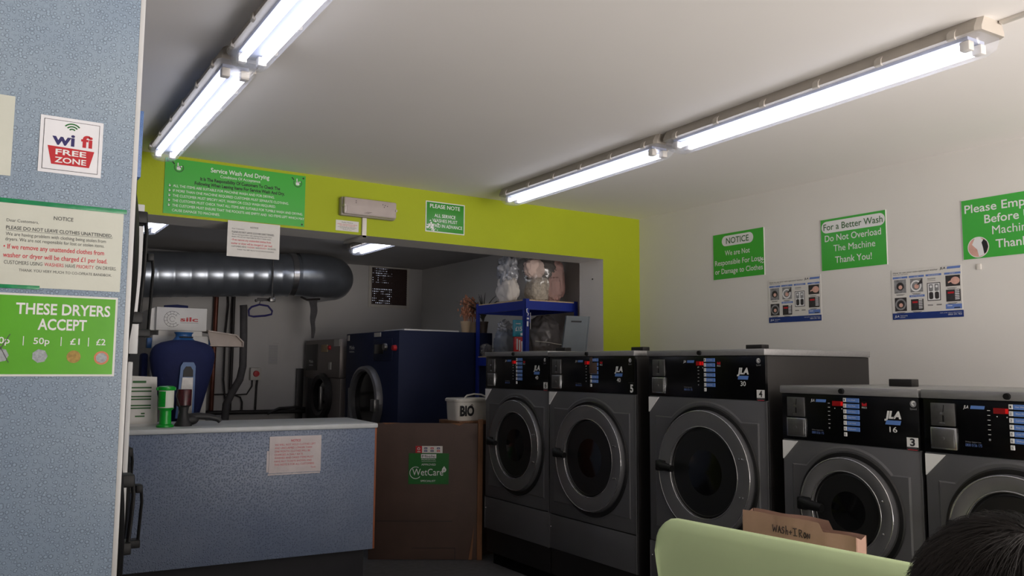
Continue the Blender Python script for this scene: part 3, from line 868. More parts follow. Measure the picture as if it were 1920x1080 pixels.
    dd.build('display', ['led_red', 'led_digit'], cp, smooth=0)
    # programme buttons
    for k in range(7):
        zb_ = P(.865 - .1175 * k)
        bh = ph * .083
        bb = MB().box(bx, bx + .0135 * q, -.0075, -.003, zb_, zb_ + bh, 0, b=.001, seg=1)
        if k < 6:
            bb.box(bx + .0145 * q, bx + .072 * q, -.0065, -.003, zb_ - .001, zb_ + bh, 1, b=.001, seg=1)
            bb.text(('Hot Wash', 'Warm Wash', 'Cool Colours', 'Easy Care', 'Cold Wash', 'Delicates')[k], bx + .022 * q, zb_ + bh * .35, bh * .32, -.0072, 2, .034 * q, 'L')
        bb.text(str(k + 1) if k < 6 else 'S', bx + .0068 * q, zb_ + bh * .28, bh * .45, -.0082, 3, .005 * q)
        bb.build('programme_button', ['whitebtn', 'bluebtn', 'ink_w', 'ink_k'], cp, smooth=30)
    fl = MB().rect(rx, rx + .022 * q, P(.80), P(.865), y, 0)
    fl.flat([(rx + .002 * q, P(.865)), (rx + .011 * q, P(.84)), (rx + .02 * q, P(.865)), (rx + .02 * q, P(.90)), (rx + .002 * q, P(.90))], y - .0003, 2)
    fl.text('PRICE', rx + .011 * q, P(.75), ph * .035, y, 1, .022 * q)
    fl.build('price_flag', ['red', 'ink_w', 'black'], cp, smooth=0)
    # coin slot plate and coin box
    cs = MB().box(cx0, cx0 + .09, -.0095, -.003, P(.505), P(.925), b=.002).build('coin_slot', 'steel', t)
    sl = MB().flat([(cx0 + .046, P(.76)), (cx0 + .049, P(.76)), (cx0 + .052, P(.89)), (cx0 + .049, P(.89))], -.0102, 0)
    sl.rect(cx0 + .044, cx0 + .050, P(.58), P(.70), -.0102, 0)
    sl.flat([(cx0 + .03, P(.55)), (cx0 + .056, P(.545)), (cx0 + .052, P(.57)), (cx0 + .034, P(.572))], -.0102, 1)
    sl.disc(cx0 + .040, P(.735), .005, -.0102, 1, 10)
    sl.build('slot', ['black', 'chrome'], cs, smooth=0)
    x0 = cx0 - .004
    cb = MB().box(x0, x0 + .098, -.010, -.003, P(.07), P(.475), 0, b=.003)
    cb.box(x0 + .008, x0 + .090, -.014, -.009, P(.10), P(.445), 1, b=.003)
    cb.build('coin_box', ['chrome', 'steel'], t)
    MB().lathe([(0, -.018), (.006, -.0175), (.007, -.013)], (x0 + .05, 0, P(.27)), 'y', 14).build('coin_lock', 'steel', t)
    # white corner triangle
    tr = .075 * q
    tg = MB().prism([(.004, pbot - .006), (.004, pbot - .006 - tr * 1.05), (.004 + tr, pbot - .006)], -.0085, -.0005)
    tg.build('corner_sticker', 'ink_w', t, smooth=0)
    # number sticker
    ns = MB()
    nx = wd - .050 * q - .004
    if num_style == 'box':
        ns.rect(nx, nx + .046 * q, P(.06), P(.24), y, 0)
        ns.rect(nx - .001, nx + .047 * q, P(-.03) + .005, P(.062), y, 2)
        ns.text('Please Note', nx + .023 * q, P(.035), ph * .018, y - .0004, 1, .032 * q)
        ns.rect(nx + .004, nx + .042 * q, P(.002), P(.014), y - .0004, 4)
        ns.text(num, nx + .023 * q, P(.085), ph * .135, y - .0004, 3, .020 * q, bold=.03)
    else:
        ns.text(num, nx + .026 * q, P(.06), ph * .19, y, 0, .026 * q, bold=.04)
        ns.rect(nx, nx + .046 * q, P(.30), P(.303), y, 1)
    ns.build('number_sticker', ['ink_w', 'ink_gr', 'photo_d', 'ink_k', 'ink_r'], t, smooth=0)
    if taped:
        MB().box(bx - .004, bx + .066 * q, -.011, -.0085, P(.52), P(.83), b=.001).box(bx - .002, bx + .024 * q, -.0105, -.0085, P(.82), P(.985), b=.001).build('tape_patch', 'hardboard', t)
    # door
    g = dr * gr_ratio
    door = MB().lathe([(g, -.014), (g + .002, -.024), (g + .008, -.028), (dr - .022, -.033), (dr - .010, -.032), (dr - .003, -.027), (dr, -.018), (dr, .0), (g, .0)], (cx, 0, cz), 'y', 72, closed=True).build('door', 'ring', t, smooth=28)
    def trim(rad, yy, mr):
        return MB().lathe([(rad + mr * math.cos(2 * PI * k / 8), yy + mr * math.sin(2 * PI * k / 8)) for k in range(8)], (cx, 0, cz), 'y', 72, closed=True)
    trim(dr - .006, -.029, .0040).build('outer_trim', 'chrome', door, smooth=60)
    trim(g + .003, -.0255, .0034).build('inner_trim', 'chrome', door, smooth=60)
    gl = MB().lathe([(g + .001, -.014), (g - .010, -.018), (g - .022, -.004), (g * .80, .004)], (cx, 0, cz), 'y', 64)
    gl.build('door_seal', 'drum', door, smooth=50)
    gg = MB().lathe([(g * .87, .002), (g * .80, -.008), (g * .5, -.014), (.0, -.018)], (cx + .006, 0, cz), 'y', 64)
    gg.build('door_glass', 'glassdark', door, smooth=60)
    MB().lathe([(g * .89, .0), (g * .89, -.009), (g * .865, -.009), (g * .865, .0)], (cx + .006, 0, cz), 'y', 64, closed=True).build('glass_rim', 'steel', door, smooth=40)
    MB().lathe([(dr + .001, -.007), (dr + .020, -.0115), (dr + .026, -.0065)], (cx + .006, 0, cz - .003), 'y', 64, closed=True).build('door_gasket', 'drum', t)
    hx0 = cx - dr + .006
    hd = MB().box(hx0, hx0 + .05, -.058, -.025, cz - .018, cz + .034, b=.006)
    hd.tube([(hx0 + .02, -.042, cz + .012), (hx0 + .06, -.058, cz + .008), (hx0 + .115 * q + .010, -.058, cz + .002)], [.025, .022, .017], 12)
    hd.build('door_handle', 'black', door)
    for (bxx, bzz) in ((.80, .17), (.80, -.17)):
        for k in (0, 1):
            if wd < .7 and k: continue
            MB().lathe([(0, -.039), (.005, -.037), (.006, -.028)], (cx + dr * (bxx + .06 * k), 0, cz + dr * 1.7 * bzz), 'y', 10).build('hinge_bolt', 'chrome', door)
    return t

washer('tall grey coin washer numbered 6, furthest left beside the brown partition', 4.905, .748, 1.432, 1.400, 1.186, .449, .238, (.374, .825), .292, '40', '6', .98, num_style='box')
washer('tall grey coin washer numbered 5 with brown tape over its buttons', 4.150, .790, 1.424, 1.394, 1.187, .445, .243, (.390, .815), .302, '40', '5', .98, num_style='plain', taped=True)
washer('tall grey coin washer numbered 4, marked 30, in the middle of the row', 3.255, .770, 1.421, 1.390, 1.186, .445, .243, (.383, .830), .300, '30', '4', .98)
washer('short grey coin washer numbered 3, marked 16, behind the paper bag', 2.402, .631, 1.258, 1.224, 1.027, .40, .20, (.305, .762), .2145, '16', '3', 1.0)
washer('short grey coin washer at the right edge behind the person', 1.757, .631, 1.258, 1.224, 1.027, .40, .20, (.295, .762), .2145, '16', '2', 1.0)

# ---------------------------------------------------------------- left dryers and their droplet panel
XD = .333
t = thing('stacked_dryer', 'stacked white dryer with droplet patterned end panel at the left edge', 'dryer', (XD, 2.3, 0), FACE_RIGHT)
# local: X = world +y, -Y = world +x
MB().box(0, .018, .012, 1.15, 0, CEIL - .005, 0).build('end_panel', 'drops', t)
MB().box(-.001, .019, 0, .012, 0, CEIL - .005, 0, b=.001).build('panel_edge', 'white', t)
MB().box(.02, .80, .01, .9, 0.06, 2.2, b=.004).build('cabinet', 'white', t)
def dryer_door(x, cz, r, par, hz0, hz1, prot=.05, hy=None):
    d = MB().lathe([(r * .72, -.01), (r * .74, -prot), (r * .84, -prot - .018), (r * .97, -prot - .004), (r, -prot * .6), (r * 1.02, .008), (r * .72, .008)], (x, 0, cz), 'y', 56, closed=True).build('door', 'black', par)
    MB().lathe([(r * .74, -.012), (r * .5, -.03), (0, -.036)], (x, 0, cz), 'y', 40).build('door_glass', 'glassdark', d)
    h = MB().box(x - .02, x + .05, -.085, -.004, hz1 - .036, hz1, b=.004).box(x - .02, x + .05, -.085, -.004, hz0, hz0 + .034, b=.004)
    h.tube([(x + .01, -.083, hz1 - .01), (x + .01, -.088, hz1 - .06), (x + .01, -.086, (hz0 + hz1) / 2), (x + .01, -.079, hz0 + .02)], .006, 8)
    h.build('door_handle', 'black', d)
    return d
dryer_door(.36, 1.60, .335, t, 1.452, 1.788, .008)
dryer_door(.36, .84, .335, t, .782, 1.010, .008)
MB().box(.55, .80, -.012, .01, .1, 2.1, b=.003).build('door_jamb', 'white', t)
t2 = thing('stacked_dryer', 'second stacked dryer half hidden behind the droplet panel, blue fascia above', 'dryer', (.505, 3.4, 0), FACE_RIGHT)
MB().box(0, .85, .01, .9, .05, 2.045, b=.004).build('cabinet', 'rubber', t2)
MB().box(-.004, .85, .0, .9, 2.05, 2.312, b=.002).build('fascia', 'drops3', t2)
MB().box(-.004, .018, -.020, .012, 1.37, 1.945, b=.003).build('upper_trim', 'white', t2)
MB().box(-.004, .018, -.006, .012, .30, 1.34, b=.003).build('lower_trim', 'white', t2)
dryer_door(.42, 1.62, .30, t2, 1.50, 1.80, .03)
dryer_door(.42, .80, .30, t2, .70, .98, .03)
for z0, z1 in ((1.44, 1.775), (.62, .86)):
    h = MB().box(.13, .19, -.085, -.06, z1 - .03, z1, b=.004).box(.13, .19, -.085, .01, z0, z0 + .03, b=.004).box(.15, .17, -.08, .01, z1 - .028, z1 - .006)
    h.tube([(.16, -.083, z1 - .01), (.16, -.088, z1 - .07), (.16, -.085, (z0 + z1) / 2), (.16, -.08, z0 + .02)], .006, 8)
    h.build('door_handle', 'black', t2)

# stickers and notices on the droplet end panel (y = 2.3)
PY = 2.3 - .0005
def d_wifi(mb, y):
    w, h = .14, .143
    mb.rect(.008, w - .008, .008, h - .008, y, 3); mb.rect(.0092, w - .0092, .0092, h - .0092, y - .0003, 1)
    mb.text('wi', .052, .073, .029, y - .0006, 4, .050, bold=.03)
    mb.text('fi', .104, .074, .029, y - .0006, 5, .026, bold=.03)
    for k in range(3): mb.ann(.070, .108, .006 + .0065 * k, .0095 + .0065 * k, y - .0006, 6, 16, 40, 140)
    mb.flat([(.018, .068), (.122, .065), (.112, .022), (.028, .022)], y - .0006, 5)
    mb.text('FREE', .070, .0475, .0135, y - .0010, 2, .068, bold=.02)
    mb.text('ZONE', .070, .0275, .0135, y - .0010, 2, .070, bold=.02)
plate('wifi_sticker', 'square white wifi free zone sticker on the droplet panel', 'sticker', .140, .143, (.108, PY, 1.802), 0, 'pkt_w', 'pkt_w', .0012, draw=d_wifi, mats=('ink_w', 'ink_k', 'navyink', 'red', 'green_stk'))
plate('blank_sheet', 'plain cream sheet cut off by the left edge beside the wifi sticker', 'notice', .22, .197, (.052 - .22, PY, 1.782), 0, 'lam', 'lam', .0012)
def d_left_notice(mb, y):
    n0 = len(mb.v)
    notice_lines(mb, y, .286, .205, 2, 3)
    mb.v[n0:] = [(v[0] + .0187, v[1], v[2]) for v in mb.v[n0:]]
plate('dryer_notice', 'laminated clothes notice with green taped top edge on droplet panel', 'notice', .297, .205, (.306 - .297, PY, 1.514), 0, 'lam', 'lam', .0012,
      draw=d_left_notice, mats=('ink_soft', 'ink_r'))
tag(MB().box(0, .31, -.003, -.0014, 0, .011, b=.0005).build('green_tape', 'tape', loc=(.003, PY, 1.716)), 'strip of green tape along the top of the laminated clothes notice', 'tape')
tag(MB().box(0, .10, -.003, -.0014, 0, .009, b=.0005).build('green_tape', 'tape', loc=(.028, PY, 1.510)), 'short green tape strip at the foot of the laminated clothes notice', 'tape')
def d_accept(mb, y):
    w, h = .297, .199
    mb.text('THESE DRYERS', .178, .150, .026, y, 2, .205, bold=.02)
    mb.text('ACCEPT', .176, .113, .026, y, 2, .106, bold=.02)
    for s, x, wd in (('20p', .050, .034), ('50p', .133, .034), ('£1', .205, .021), ('£2', .263, .021)):
        mb.text(s, x, .078, .015, y, 2, wd, bold=.01)
    for x in (.094, .174, .234): mb.rect(x, x + .0018, .074, .096, y, 2)
    mb.disc(.050, .050, .017, y, 3, 7); mb.disc(.131, .049, .017, y, 3, 7)
    mb.disc(.204, .048, .0155, y, 4, 24); mb.disc(.266, .046, .017, y, 5, 28); mb.disc(.266, .046, .0125, y - .0004, 3, 24)
    for a in (-1, 1): mb.flat([(.050 - .018 * a, .033), (.050 - .0165 * a, .032), (.050 + .018 * a, .100), (.050 + .0165 * a, .101)], y - .0006, 6)
plate('coins_sign', 'green sign listing the coins the dryers accept on the droplet panel', 'sign', .297, .199, (.303 - .297, PY, 1.300), 0, 'green_acc', 'signedge', .002, border=.005, draw=d_accept, mats=('ink_w', 'silver_coin', 'gold_coin', 'copper_ring', 'ink_soft'))

# ---------------------------------------------------------------- counter
CA = math.radians(-4.6)
t = thing('service_counter', 'blue droplet fronted service counter with a pale top', 'counter', (2.085, 4.70, 0), CA)
CW, CD, CH = 1.52, .60, .985
MB().box(-CW, 0, 0, .02, .235, CH - .03, b=.003).build('front_panel', 'drops2', t)
MB().box(-CW, .014, -.016, CD, CH - .03, CH, b=.009).build('counter_top', 'ctop', t)
MB().box(-.004, .012, .003, CD - .02, .235, CH - .031, b=.002).build('end_panel', 'edge', t)
MB().box(-CW, -.03, .08, .10, 0, .236).box(-.05, -.03, .10, CD - .05, 0, .236).build('kickboard', 'kick', t)
MB().box(-CW, -CW + .018, .02, CD - .02, .235, CH - .031).build('left_panel', 'edge', t)
MB().box(-CW + .02, -.01, .03, CD - .04, .24, .26).build('shelf', 'mdf', t)
def on_counter(lx, ly):
    c, s = math.cos(CA), math.sin(CA)
    return (2.085 + lx * c - ly * s, 4.70 + lx * s + ly * c)
def d_cnotice(mb, y):
    L = ['WE WILL NOT HOLD CLOTHES LEFT', 'AND UNCLAIMED LONGER THAN', 'ONE MONTH. CLOTHES WILL BE', 'CHARGED A DAILY RATE.', 'WASHED AND DRIED ITEMS MUST',
         'HAVE ANY TICKETS SHOWN AND', 'THIS NOTE IS FOR ALL CUSTOMERS']
    mb.text('NOTICE', .150, .176, .013, y, 2, .055, bold=.02)
    for k, s in enumerate(L): mb.text(s, .030, .155 - .0188 * k, .0105, y, 2, (.235, .215, .205, .165, .225, .215, .23)[k], 'L')
    mb.text('Thanks', .255, .022, .008, y, 2, .03)
cx_, cy_ = on_counter(-.632, -.001)
plate('counter_notice', 'crinkled white notice with red print taped on the counter front', 'notice', .300, .208, (cx_, cy_, .715), CA, 'paper_old', 'paper_old', .002, draw=d_cnotice, mats=('ink_r',))
cx_, cy_ = on_counter(-.645, -.0005)
tag(MB().box(0, .012, -.0014, 0, .01, .13).box(.008, .31, -.0014, 0, -.008, .0).build('clear_tape', 'paper_old', loc=(cx_, cy_, .712), rotz=CA), 'worn clear tape along two edges of the counter notice', 'tape')

# counter items
cx_, cy_ = on_counter(-1.285, .26)
t = thing('leaflet_stand', 'white printed card stand at the left end of the counter', 'stand', (cx_, cy_, CH), CA + .05)
mb = MB().prism([(-.13, 0), (.085, .0), (.078, .018), (.066, .275), (-.13, .285)], -.004, .004)
mb.build('card', 'paper', t, smooth=0)
mb = MB()
for z, w_ in ((.245, .10), (.215, .16), (.195, .17), (.165, .155), (.15, .155), (.115, .16), (.10, .145), (.07, .05), (.055, .08)):
    mb.rect(.04 - w_, .04 - (.0 if w_ > .11 else .03), z - .004, z + .004 + (.005 if z > .24 else 0), -.0052)
mb.build('print', 'ink_g', t, smooth=0)
MB().prism([(-.12, 0), (.08, 0), (.08, .012), (-.12, .012)], -.03, .06).build('foot', 'white', t)
cx_, cy_ = on_counter(-1.180, .12)
t = thing('soap_dispenser', 'green soap dispenser with a clear drum on the counter', 'dispenser', (cx_, cy_, CH), CA)
t.scale = (.88, .88, .90)
MB().lathe([(.052, 0), (.052, .012), (.036, .02), (.034, .10), (.046, .112), (.05, .118)], (0, 0, 0), 'z', 28).build('stand', 'greenpl', t)
MB().lathe([(.046, .119), (.047, .225)], (0, 0, 0), 'z', 28).build('drum', 'amber', t)
mb = MB()
for k in range(8):
    a = math.radians(200 + k * 6)
    mb.box(-.03, -.026, 0, .002, .13 + .011 * k, .138 + .011 * k)
mb2 = MB().lathe([(.0475, .122), (.0478, .222)], (0, 0, 0), 'z', 28)
lab = MB()
n = 12
for k in range(n):
    a0, a1 = math.radians(190 + 70 * k / n), math.radians(190 + 70 * (k + 1) / n)
    lab.add([(.0485 * math.cos(a), .0485 * math.sin(a), z) for a, z in ((a0, .125), (a1, .125), (a1, .220), (a0, .220))], [(0, 1, 2, 3)], 0)
for k in range(4):
    a0, a1 = math.radians(200), math.radians(248)
    lab.add([(.0492 * math.cos(a), .0492 * math.sin(a), z) for a, z in ((a0, .14 + .02 * k), (a1, .148 + .02 * k), (a1, .155 + .02 * k), (a0, .147 + .02 * k))], [(0, 1, 2, 3)], 1)
lab.build('label', ['greenpl', 'ink_k'], t)
MB().lathe([(.05, .226), (.053, .232), (.053, .246), (.04, .252), (0, .254)], (0, 0, 0), 'z', 28).box(-.06, .055, -.02, .02, .226, .244, b=.004).build('lid', 'greenpl', t)
cx_, cy_ = on_counter(-1.080, .17)
t = thing('drink_can_holder', 'dark red patterned canister on a black tapered stand on the counter', 'canister', (cx_, cy_, CH), CA)
t.scale = (.86, .86, .93)
MB().lathe([(.055, 0), (.055, .01), (.04, .03), (.028, .085), (.034, .115), (.046, .125)], (0, 0, 0), 'z', 28).build('stand', 'rubber', t)
MB().lathe([(.046, .126), (.047, .215), (.044, .222), (.0, .222)], (0, 0, 0), 'z', 28).build('canister', 'darkred', t)
MB().tube([(-.045, -.03, .22), (-.055, -.03, .19), (-.03, -.035, .12)], .004, 8).build('strap', 'rubber', t)
cx_, cy_ = on_counter(-.985, .22)
t = thing('barcode_scanner', 'black hand held scanner lying on the counter top', 'scanner', (cx_, cy_, CH), CA)
mb = MB().blob((-.055, 0, .032), (.05, .035, .032), amp=.02, flat_bottom=.001)
mb.build('head', 'rubber', t)
MB().tube([(-.06, 0, .045), (-.01, 0, .052), (.05, 0, .047), (.10, 0, .034), (.115, 0, .018)], [.022, .020, .0185, .018, .015], 14).build('handle', 'rubber', t)

# ---------------------------------------------------------------- brown partition
pa = Vector((2.362, 5.40)); pb = Vector((3.022, 4.990))
PAang = math.atan2(pb.y - pa.y, pb.x - pa.x)
PL = (pb - pa).length
t = thing('hardboard_gate', 'tall brown hardboard gate between the counter and washer 6', 'gate', (pa.x, pa.y, 0), PAang)
mb = MB().box(0, PL - .03, 0, .012, .004, .935, 0, b=.001)
mb.build('board', 'hardboard', t)
MB().box(PL - .028, PL + .008, .0, .04, 0, .962, b=.002).build('post', 'wood', t)
mb = MB().prism([(PL - .085, .004), (PL - .062, .004), (PL - .048, .235)], -.008, .0)
mb.build('split_sliver', 'wood', t, smooth=0)
mb = MB()
mb.prism([(.08, .936), (.20, .936), (.13, .928), (.10, .926)], -.002, .0135).prism([(PL - .22, .936), (PL - .12, .936), (PL - .16, .918)], -.002, .0135)
mb.build('chipped_edge', 'wood', t, smooth=0)
mb = MB()
mb.box(0, PL - .2, -.0012, 0, .262, .265).box(.30, PL - .18, -.0012, 0, .08, .083).box(PL - .18, PL - .177, -.0012, 0, .005, .083)
mb.build('crease', 'ink_k', t)
def on_gate(s, off=-.0005):
    return (pa.x + s * math.cos(PAang) - off * math.sin(PAang), pa.y + s * math.sin(PAang) + off * math.cos(PAang))
def d_wet(mb, y):
    w, h = .28, .212
    mb.rect(.086, .192, .178, .206, y, 2)
    mb.text('Miele', .139, .1835, .0165, y - .0005, 3, .092, bold=.04)
    mb.text('PROFESSIONAL', .139, .1645, .0085, y, 2, .10)
    mb.rect(.09, .19, .155, .1565, y, 2)
    mb.text('APPROVED', .139, .128, .013, y, 2, .100)
    mb.text('WetCare', .134, .060, .046, y, 2, .215)
    mb.ann(.050, .078, .038, .042, y, 2, 40, 60, 320)
    mb.text('SPECIALIST', .137, .016, .013, y, 2, .104)
    mb.flat([(.232, .092), (.240, .083), (.254, .083), (.262, .093), (.262, .104), (.248, .124), (.234, .106)], y, 2)
    mb.ann(.248, .096, .004, .0065, y - .0004, 1, 16)
gx, gy = on_gate(.268)
plate('approval_sticker', 'green sticker with white lettering stuck on the brown gate', 'sticker', .280, .212, (gx, gy, .515), PAang, 'green_stk', 'green_stk', .001, draw=d_wet, mats=('ink_w', 'ink_k'))
def d_cards(mb, y):
    mb.rect(0, .045, 0, .048, y, 2)
    mb.ann(.022, .029, .006, .010, y - .0004, 1, 16)
    mb.rect(.012, .034, .006, .012, y - .0004, 1)
    for k, m_ in enumerate((3, 4, 3, 5, 3, 4)):
        x = .060 + .044 * (k % 3); z = .026 if k < 3 else .008
        mb.rect(x, x + .022, z, z + .012, y, m_)
        mb.rect(x + .004, x + .018, z + .004, z + .007, y - .0004, 1)
gx, gy = on_gate(.315)
plate('card_logos_sticker', 'small white and red payment cards sticker above the green one on the gate', 'sticker', .188, .048, (gx, gy, .729), PAang, 'paper', 'paper', .001, draw=d_cards, mats=('red', 'navyink', 'red', 'bluebar'))

# box behind the gate and the tub on it
t = thing('wooden_box', 'low wooden box behind the gate carrying the white tub', 'box', (2.90, 5.10, 0))
MB().box(0, .33, .0, .30, .92, .945, b=.003).build('top', 'wood', t)
MB().box(.005, .325, .01, .29, 0, .92).build('body', 'hardboard', t)
t = thing('lidded_tub', 'white plastic tub marked BIO on the wooden box', 'tub', (3.045, 5.235, .945))
def tub_ring(z, hx, hy, n=40, p=4.0):
    out = []
    for k in range(n):
        a = 2 * PI * k / n
        c, s = math.cos(a), math.sin(a)
        r = (abs(c) ** p + abs(s) ** p) ** (-1 / p)
        out.append((hx * r * c, hy * r * s, z))
    return out
def loft(mb, rings, m=0):
    n = len(rings[0])
    v = [p for r in rings for p in r]
    f = [(i * n + k, i * n + (k + 1) % n, (i + 1) * n + (k + 1) % n, (i + 1) * n + k) for i in range(len(rings) - 1) for k in range(n)]
    f += [tuple(range(n - 1, -1, -1)), tuple((len(rings) - 1) * n + k for k in range(n))]
    return mb.add(v, f, m)
loft(MB(), [tub_ring(0, .128, .09, p=6), tub_ring(.01, .132, .094, p=6), tub_ring(.135, .139, .10, p=6)]).build('body', 'tub', t)
loft(MB(), [tub_ring(.136, .147, .108, p=6), tub_ring(.152, .148, .110, p=6), tub_ring(.160, .140, .102, p=6)]).build('lid', 'tub', t)
MB().tube([(-.05, -.04, .160), (-.03, -.04, .178), (.03, -.04, .188), (.09, -.04, .184), (.14, -.04, .165)], .006, 8).build('handle', 'tub', t)
mb = MB().text('BIO', -.060, .038, .066, -.1005, 0, .115, bold=.05)
mb.ann(-.022, .108, .005, .009, -.1005, 0, 12)
mb.build('lettering', 'ink_k', t, smooth=0)

# ---------------------------------------------------------------- back room: navy dryer and old washer
t = thing('tumble_dryer', 'large navy blue tumble dryer with open round porthole in the back room', 'dryer', (2.915, 7.268, 0), FACE_LEFT)
t.scale = (1.06, 1.06, 1.011)
MB().box(0, 1.065, .0, .85, .05, 1.608, b=.006).build('cabinet', 'navy', t)
MB().box(.04, 1.03, .03, .82, 0, .05).build('plinth', 'black', t)
dx_, dz_, r = .492, 1.02, .30
d = MB().lathe([(r * .84, -.01), (r * .84, -.045), (r * .90, -.06), (r * .98, -.05), (r, -.02), (r, .0), (r * .84, .0)], (dx_, 0, dz_), 'y', 56, closed=True).build('door_ring', 'ring', t)
MB().lathe([(r * .84, -.008), (r * .6, .0 - .002), (0, -.004)], (dx_, 0, dz_), 'y', 40).build('door_glass', 'glassdark', d)
MB().box(dx_ - .36, dx_ - .27, -.03, 0, dz_ - .25, dz_ + .10, b=.006).build('hinge_plate', 'ring', t)
MB().box(dx_ + .22, dx_ + .30, -.075, -.03, dz_ - .08, dz_ + .02, b=.006).build('door_handle', 'steel', d)
cp = MB().box(.60, .96, -.008, 0, 1.36, 1.545, b=.003).build('control_panel', 'navy', t)
MB().box(.63, .80, -.012, -.007, 1.42, 1.50, b=.002).build('display', 'blackgloss', cp)
MB().lathe([(.028, -.03), (.032, -.007)], (.845, 0, 1.475), 'y', 20).build('dial', 'steel', cp)
MB().lathe([(.0, -.03), (.022, -.028), (.024, -.0)], (1.01, 0, 1.465), 'y', 18).build('stop_button', 'red', t)
MB().box(.60, .73, -.004, 0, 1.565, 1.60).box(.03, .07, -.004, 0, 1.545, 1.595).build('data_plate', 'isol', t)
mb = MB().text('Miele', .13, 1.465, .035, -.001, 0, .11, bold=.04).text('PROFESSIONAL', .13, 1.437, .014, -.001, 0, .11)
mb.build('lettering', 'ink_w', t, smooth=0)
tag(MB().box(0, .52, 0, .40, 0, .012, b=.002).build('white_board', 'white', loc=(2.97, 6.16, 1.6265)), 'thin white board lying on top of the navy dryer', 'board')

t = thing('front_loader', 'old grey front loading washer in the far corner beyond the navy dryer', 'washing machine', (2.915, 8.35, 0), FACE_LEFT)
t.scale = (1.06, 1.0, 1.011)
MB().box(0, .90, .0, .85, .05, 1.20, b=.006).build('cabinet', 'greywash', t)
MB().box(0, .90, -.012, .85, 1.203, 1.57, b=.006).build('control_housing', 'greywash', t)
MB().box(.06, .62, -.006, 0, .30, 1.19, b=.003).build('door_panel', 'greydark', t)
r = .215
d = MB().lathe([(r * .72, -.01), (r * .74, -.05), (r * .9, -.065), (r, -.04), (r, 0), (r * .72, 0)], (.50, 0, 1.03), 'y', 48, closed=True).build('door', 'greydark', t)
MB().lathe([(r * .73, -.01), (r * .4, -.03), (0, -.035)], (.50, 0, 1.03), 'y', 32).build('door_glass', 'glassdark', d)
MB().box(.60, .63, -.09, -.06, .90, 1.12, b=.006).build('door_handle', 'steel', d)
MB().box(.03, .33, -.018, -.011, 1.27, 1.53, b=.002).build('drawer', 'greydark', t)
MB().box(.44, .60, -.018, -.011, 1.45, 1.52, b=.002).build('display', 'mdf', t)
MB().box(.64, .70, -.018, -.011, 1.28, 1.35, b=.002).build('data_plate', 'isol', t)
MB().lathe([(0, -.035), (.02, -.033), (.022, -.011)], (.66, 0, 1.49), 'y', 16).build('stop_button', 'red', t)
MB().box(.76, .895, -.016, -.011, 1.50, 1.565).build('sticker', 'isol', t)
mb = MB().text('Miele', .18, 1.345, .03, -.0186, 0, .11, bold=.04).text('PROFESSIONAL', .18, 1.315, .013, -.0186, 0, .11)
mb.build('lettering', 'ink_w', t, smooth=0)
MB().box(.05, .85, .03, .82, 0, .05).build('plinth', 'black', t)
tag(MB().box(0, .075, 0, .02, 0, 1.30, b=.006).build('dark_sheet', 'greydark', loc=(2.832, 8.40, 0)), 'dark upright panel against the rear wall left of the grey washer', 'panel')

# ---------------------------------------------------------------- duct
t = thing('ventilation_duct', 'large silver spiral duct hanging along the rear wall', 'duct', (1.0, 7.7, 2.10))
R_ = .202
def duct_pt(x): return Vector((x, 0, (x) * .062))
mb = MB()
pts = []; rad = []
x = -1.75
while x < 1.62:
    pts += [duct_pt(x), duct_pt(x + .012), duct_pt(x + .024)]
    rad += [R_, R_ + .0035, R_]
    x += .135
pts.append(duct_pt(1.66)); rad.append(R_)
mb.tube([(-1.85, 0, -1.85 * .062)] + [p[:] for p in pts], [R_] + rad, 40, cap=False)
mb.build('spiral_pipe', 'duct', t, smooth=60)
e0 = duct_pt(1.62)
el = [(e0 + Vector((-.06, 0, 0)))[:]]
er = [R_ + .004]
for k in range(0, 11):
    a = math.radians(9 * k)
    el.append((e0.x + .27 * math.sin(a) + .12, e0.y + .27 * (1 - math.cos(a)), e0.z)); er.append(R_ + .004 + (.004 if k % 3 == 0 else 0))
el.append((el[-1][0], .745, e0.z)); er.append(R_)
MB().tube(el, er, 40, cap=False).build('elbow', 'duct', t, smooth=60)
MB().lathe([(R_ + .002, -.03), (R_ + .009, -.026), (R_ + .009, .026), (R_ + .002, .03)], (1.50, 0, 1.50 * .062), 'x', 40).build('joint_band', 'chrome', t)
MB().tube([(1.27, -.215, .42 - .1), (1.27, -.215, -.15)], .006, 8).box(1.245, 1.295, -.24, -.19, -.19, -.15, b=.004).box(1.262, 1.278, -.216, .2, .322, .335).build('support_strap', 'steel', t)
# grille in the rear wall
t = thing('wall_grille', 'square brown air grille with daylight showing through, high on rear wall', 'grille', (3.663, WB, 2.015))
MB().box(-.035, 0, -.012, 0, -.035, .44, b=.002).box(.43, .465, -.012, 0, -.035, .44, b=.002).box(0, .43, -.012, 0, -.035, 0, b=.002).box(0, .43, -.012, 0, .41, .44, b=.002).build('frame', 'isol', t)
MB().box(0, .25, -.0022, -.001, 0, .41).build('daylight', 'daylite', t)
MB().box(.25, .43, -.0022, -.001, 0, .41).build('backing', 'mesh_k', t)
mb = MB()
for k in range(21): mb.box(-.001 + k * .0205, .011 + k * .0205, -.008, -.003, 0, .41)
for k in range(17): mb.box(0, .43, -.0085, -.0035, -.004 + k * .0255, .0125 + k * .0255)
mb.box(.0, .25, -.0084, -.0034, .19, .235)
mb.build('bars', 'mesh_k', t, smooth=0)

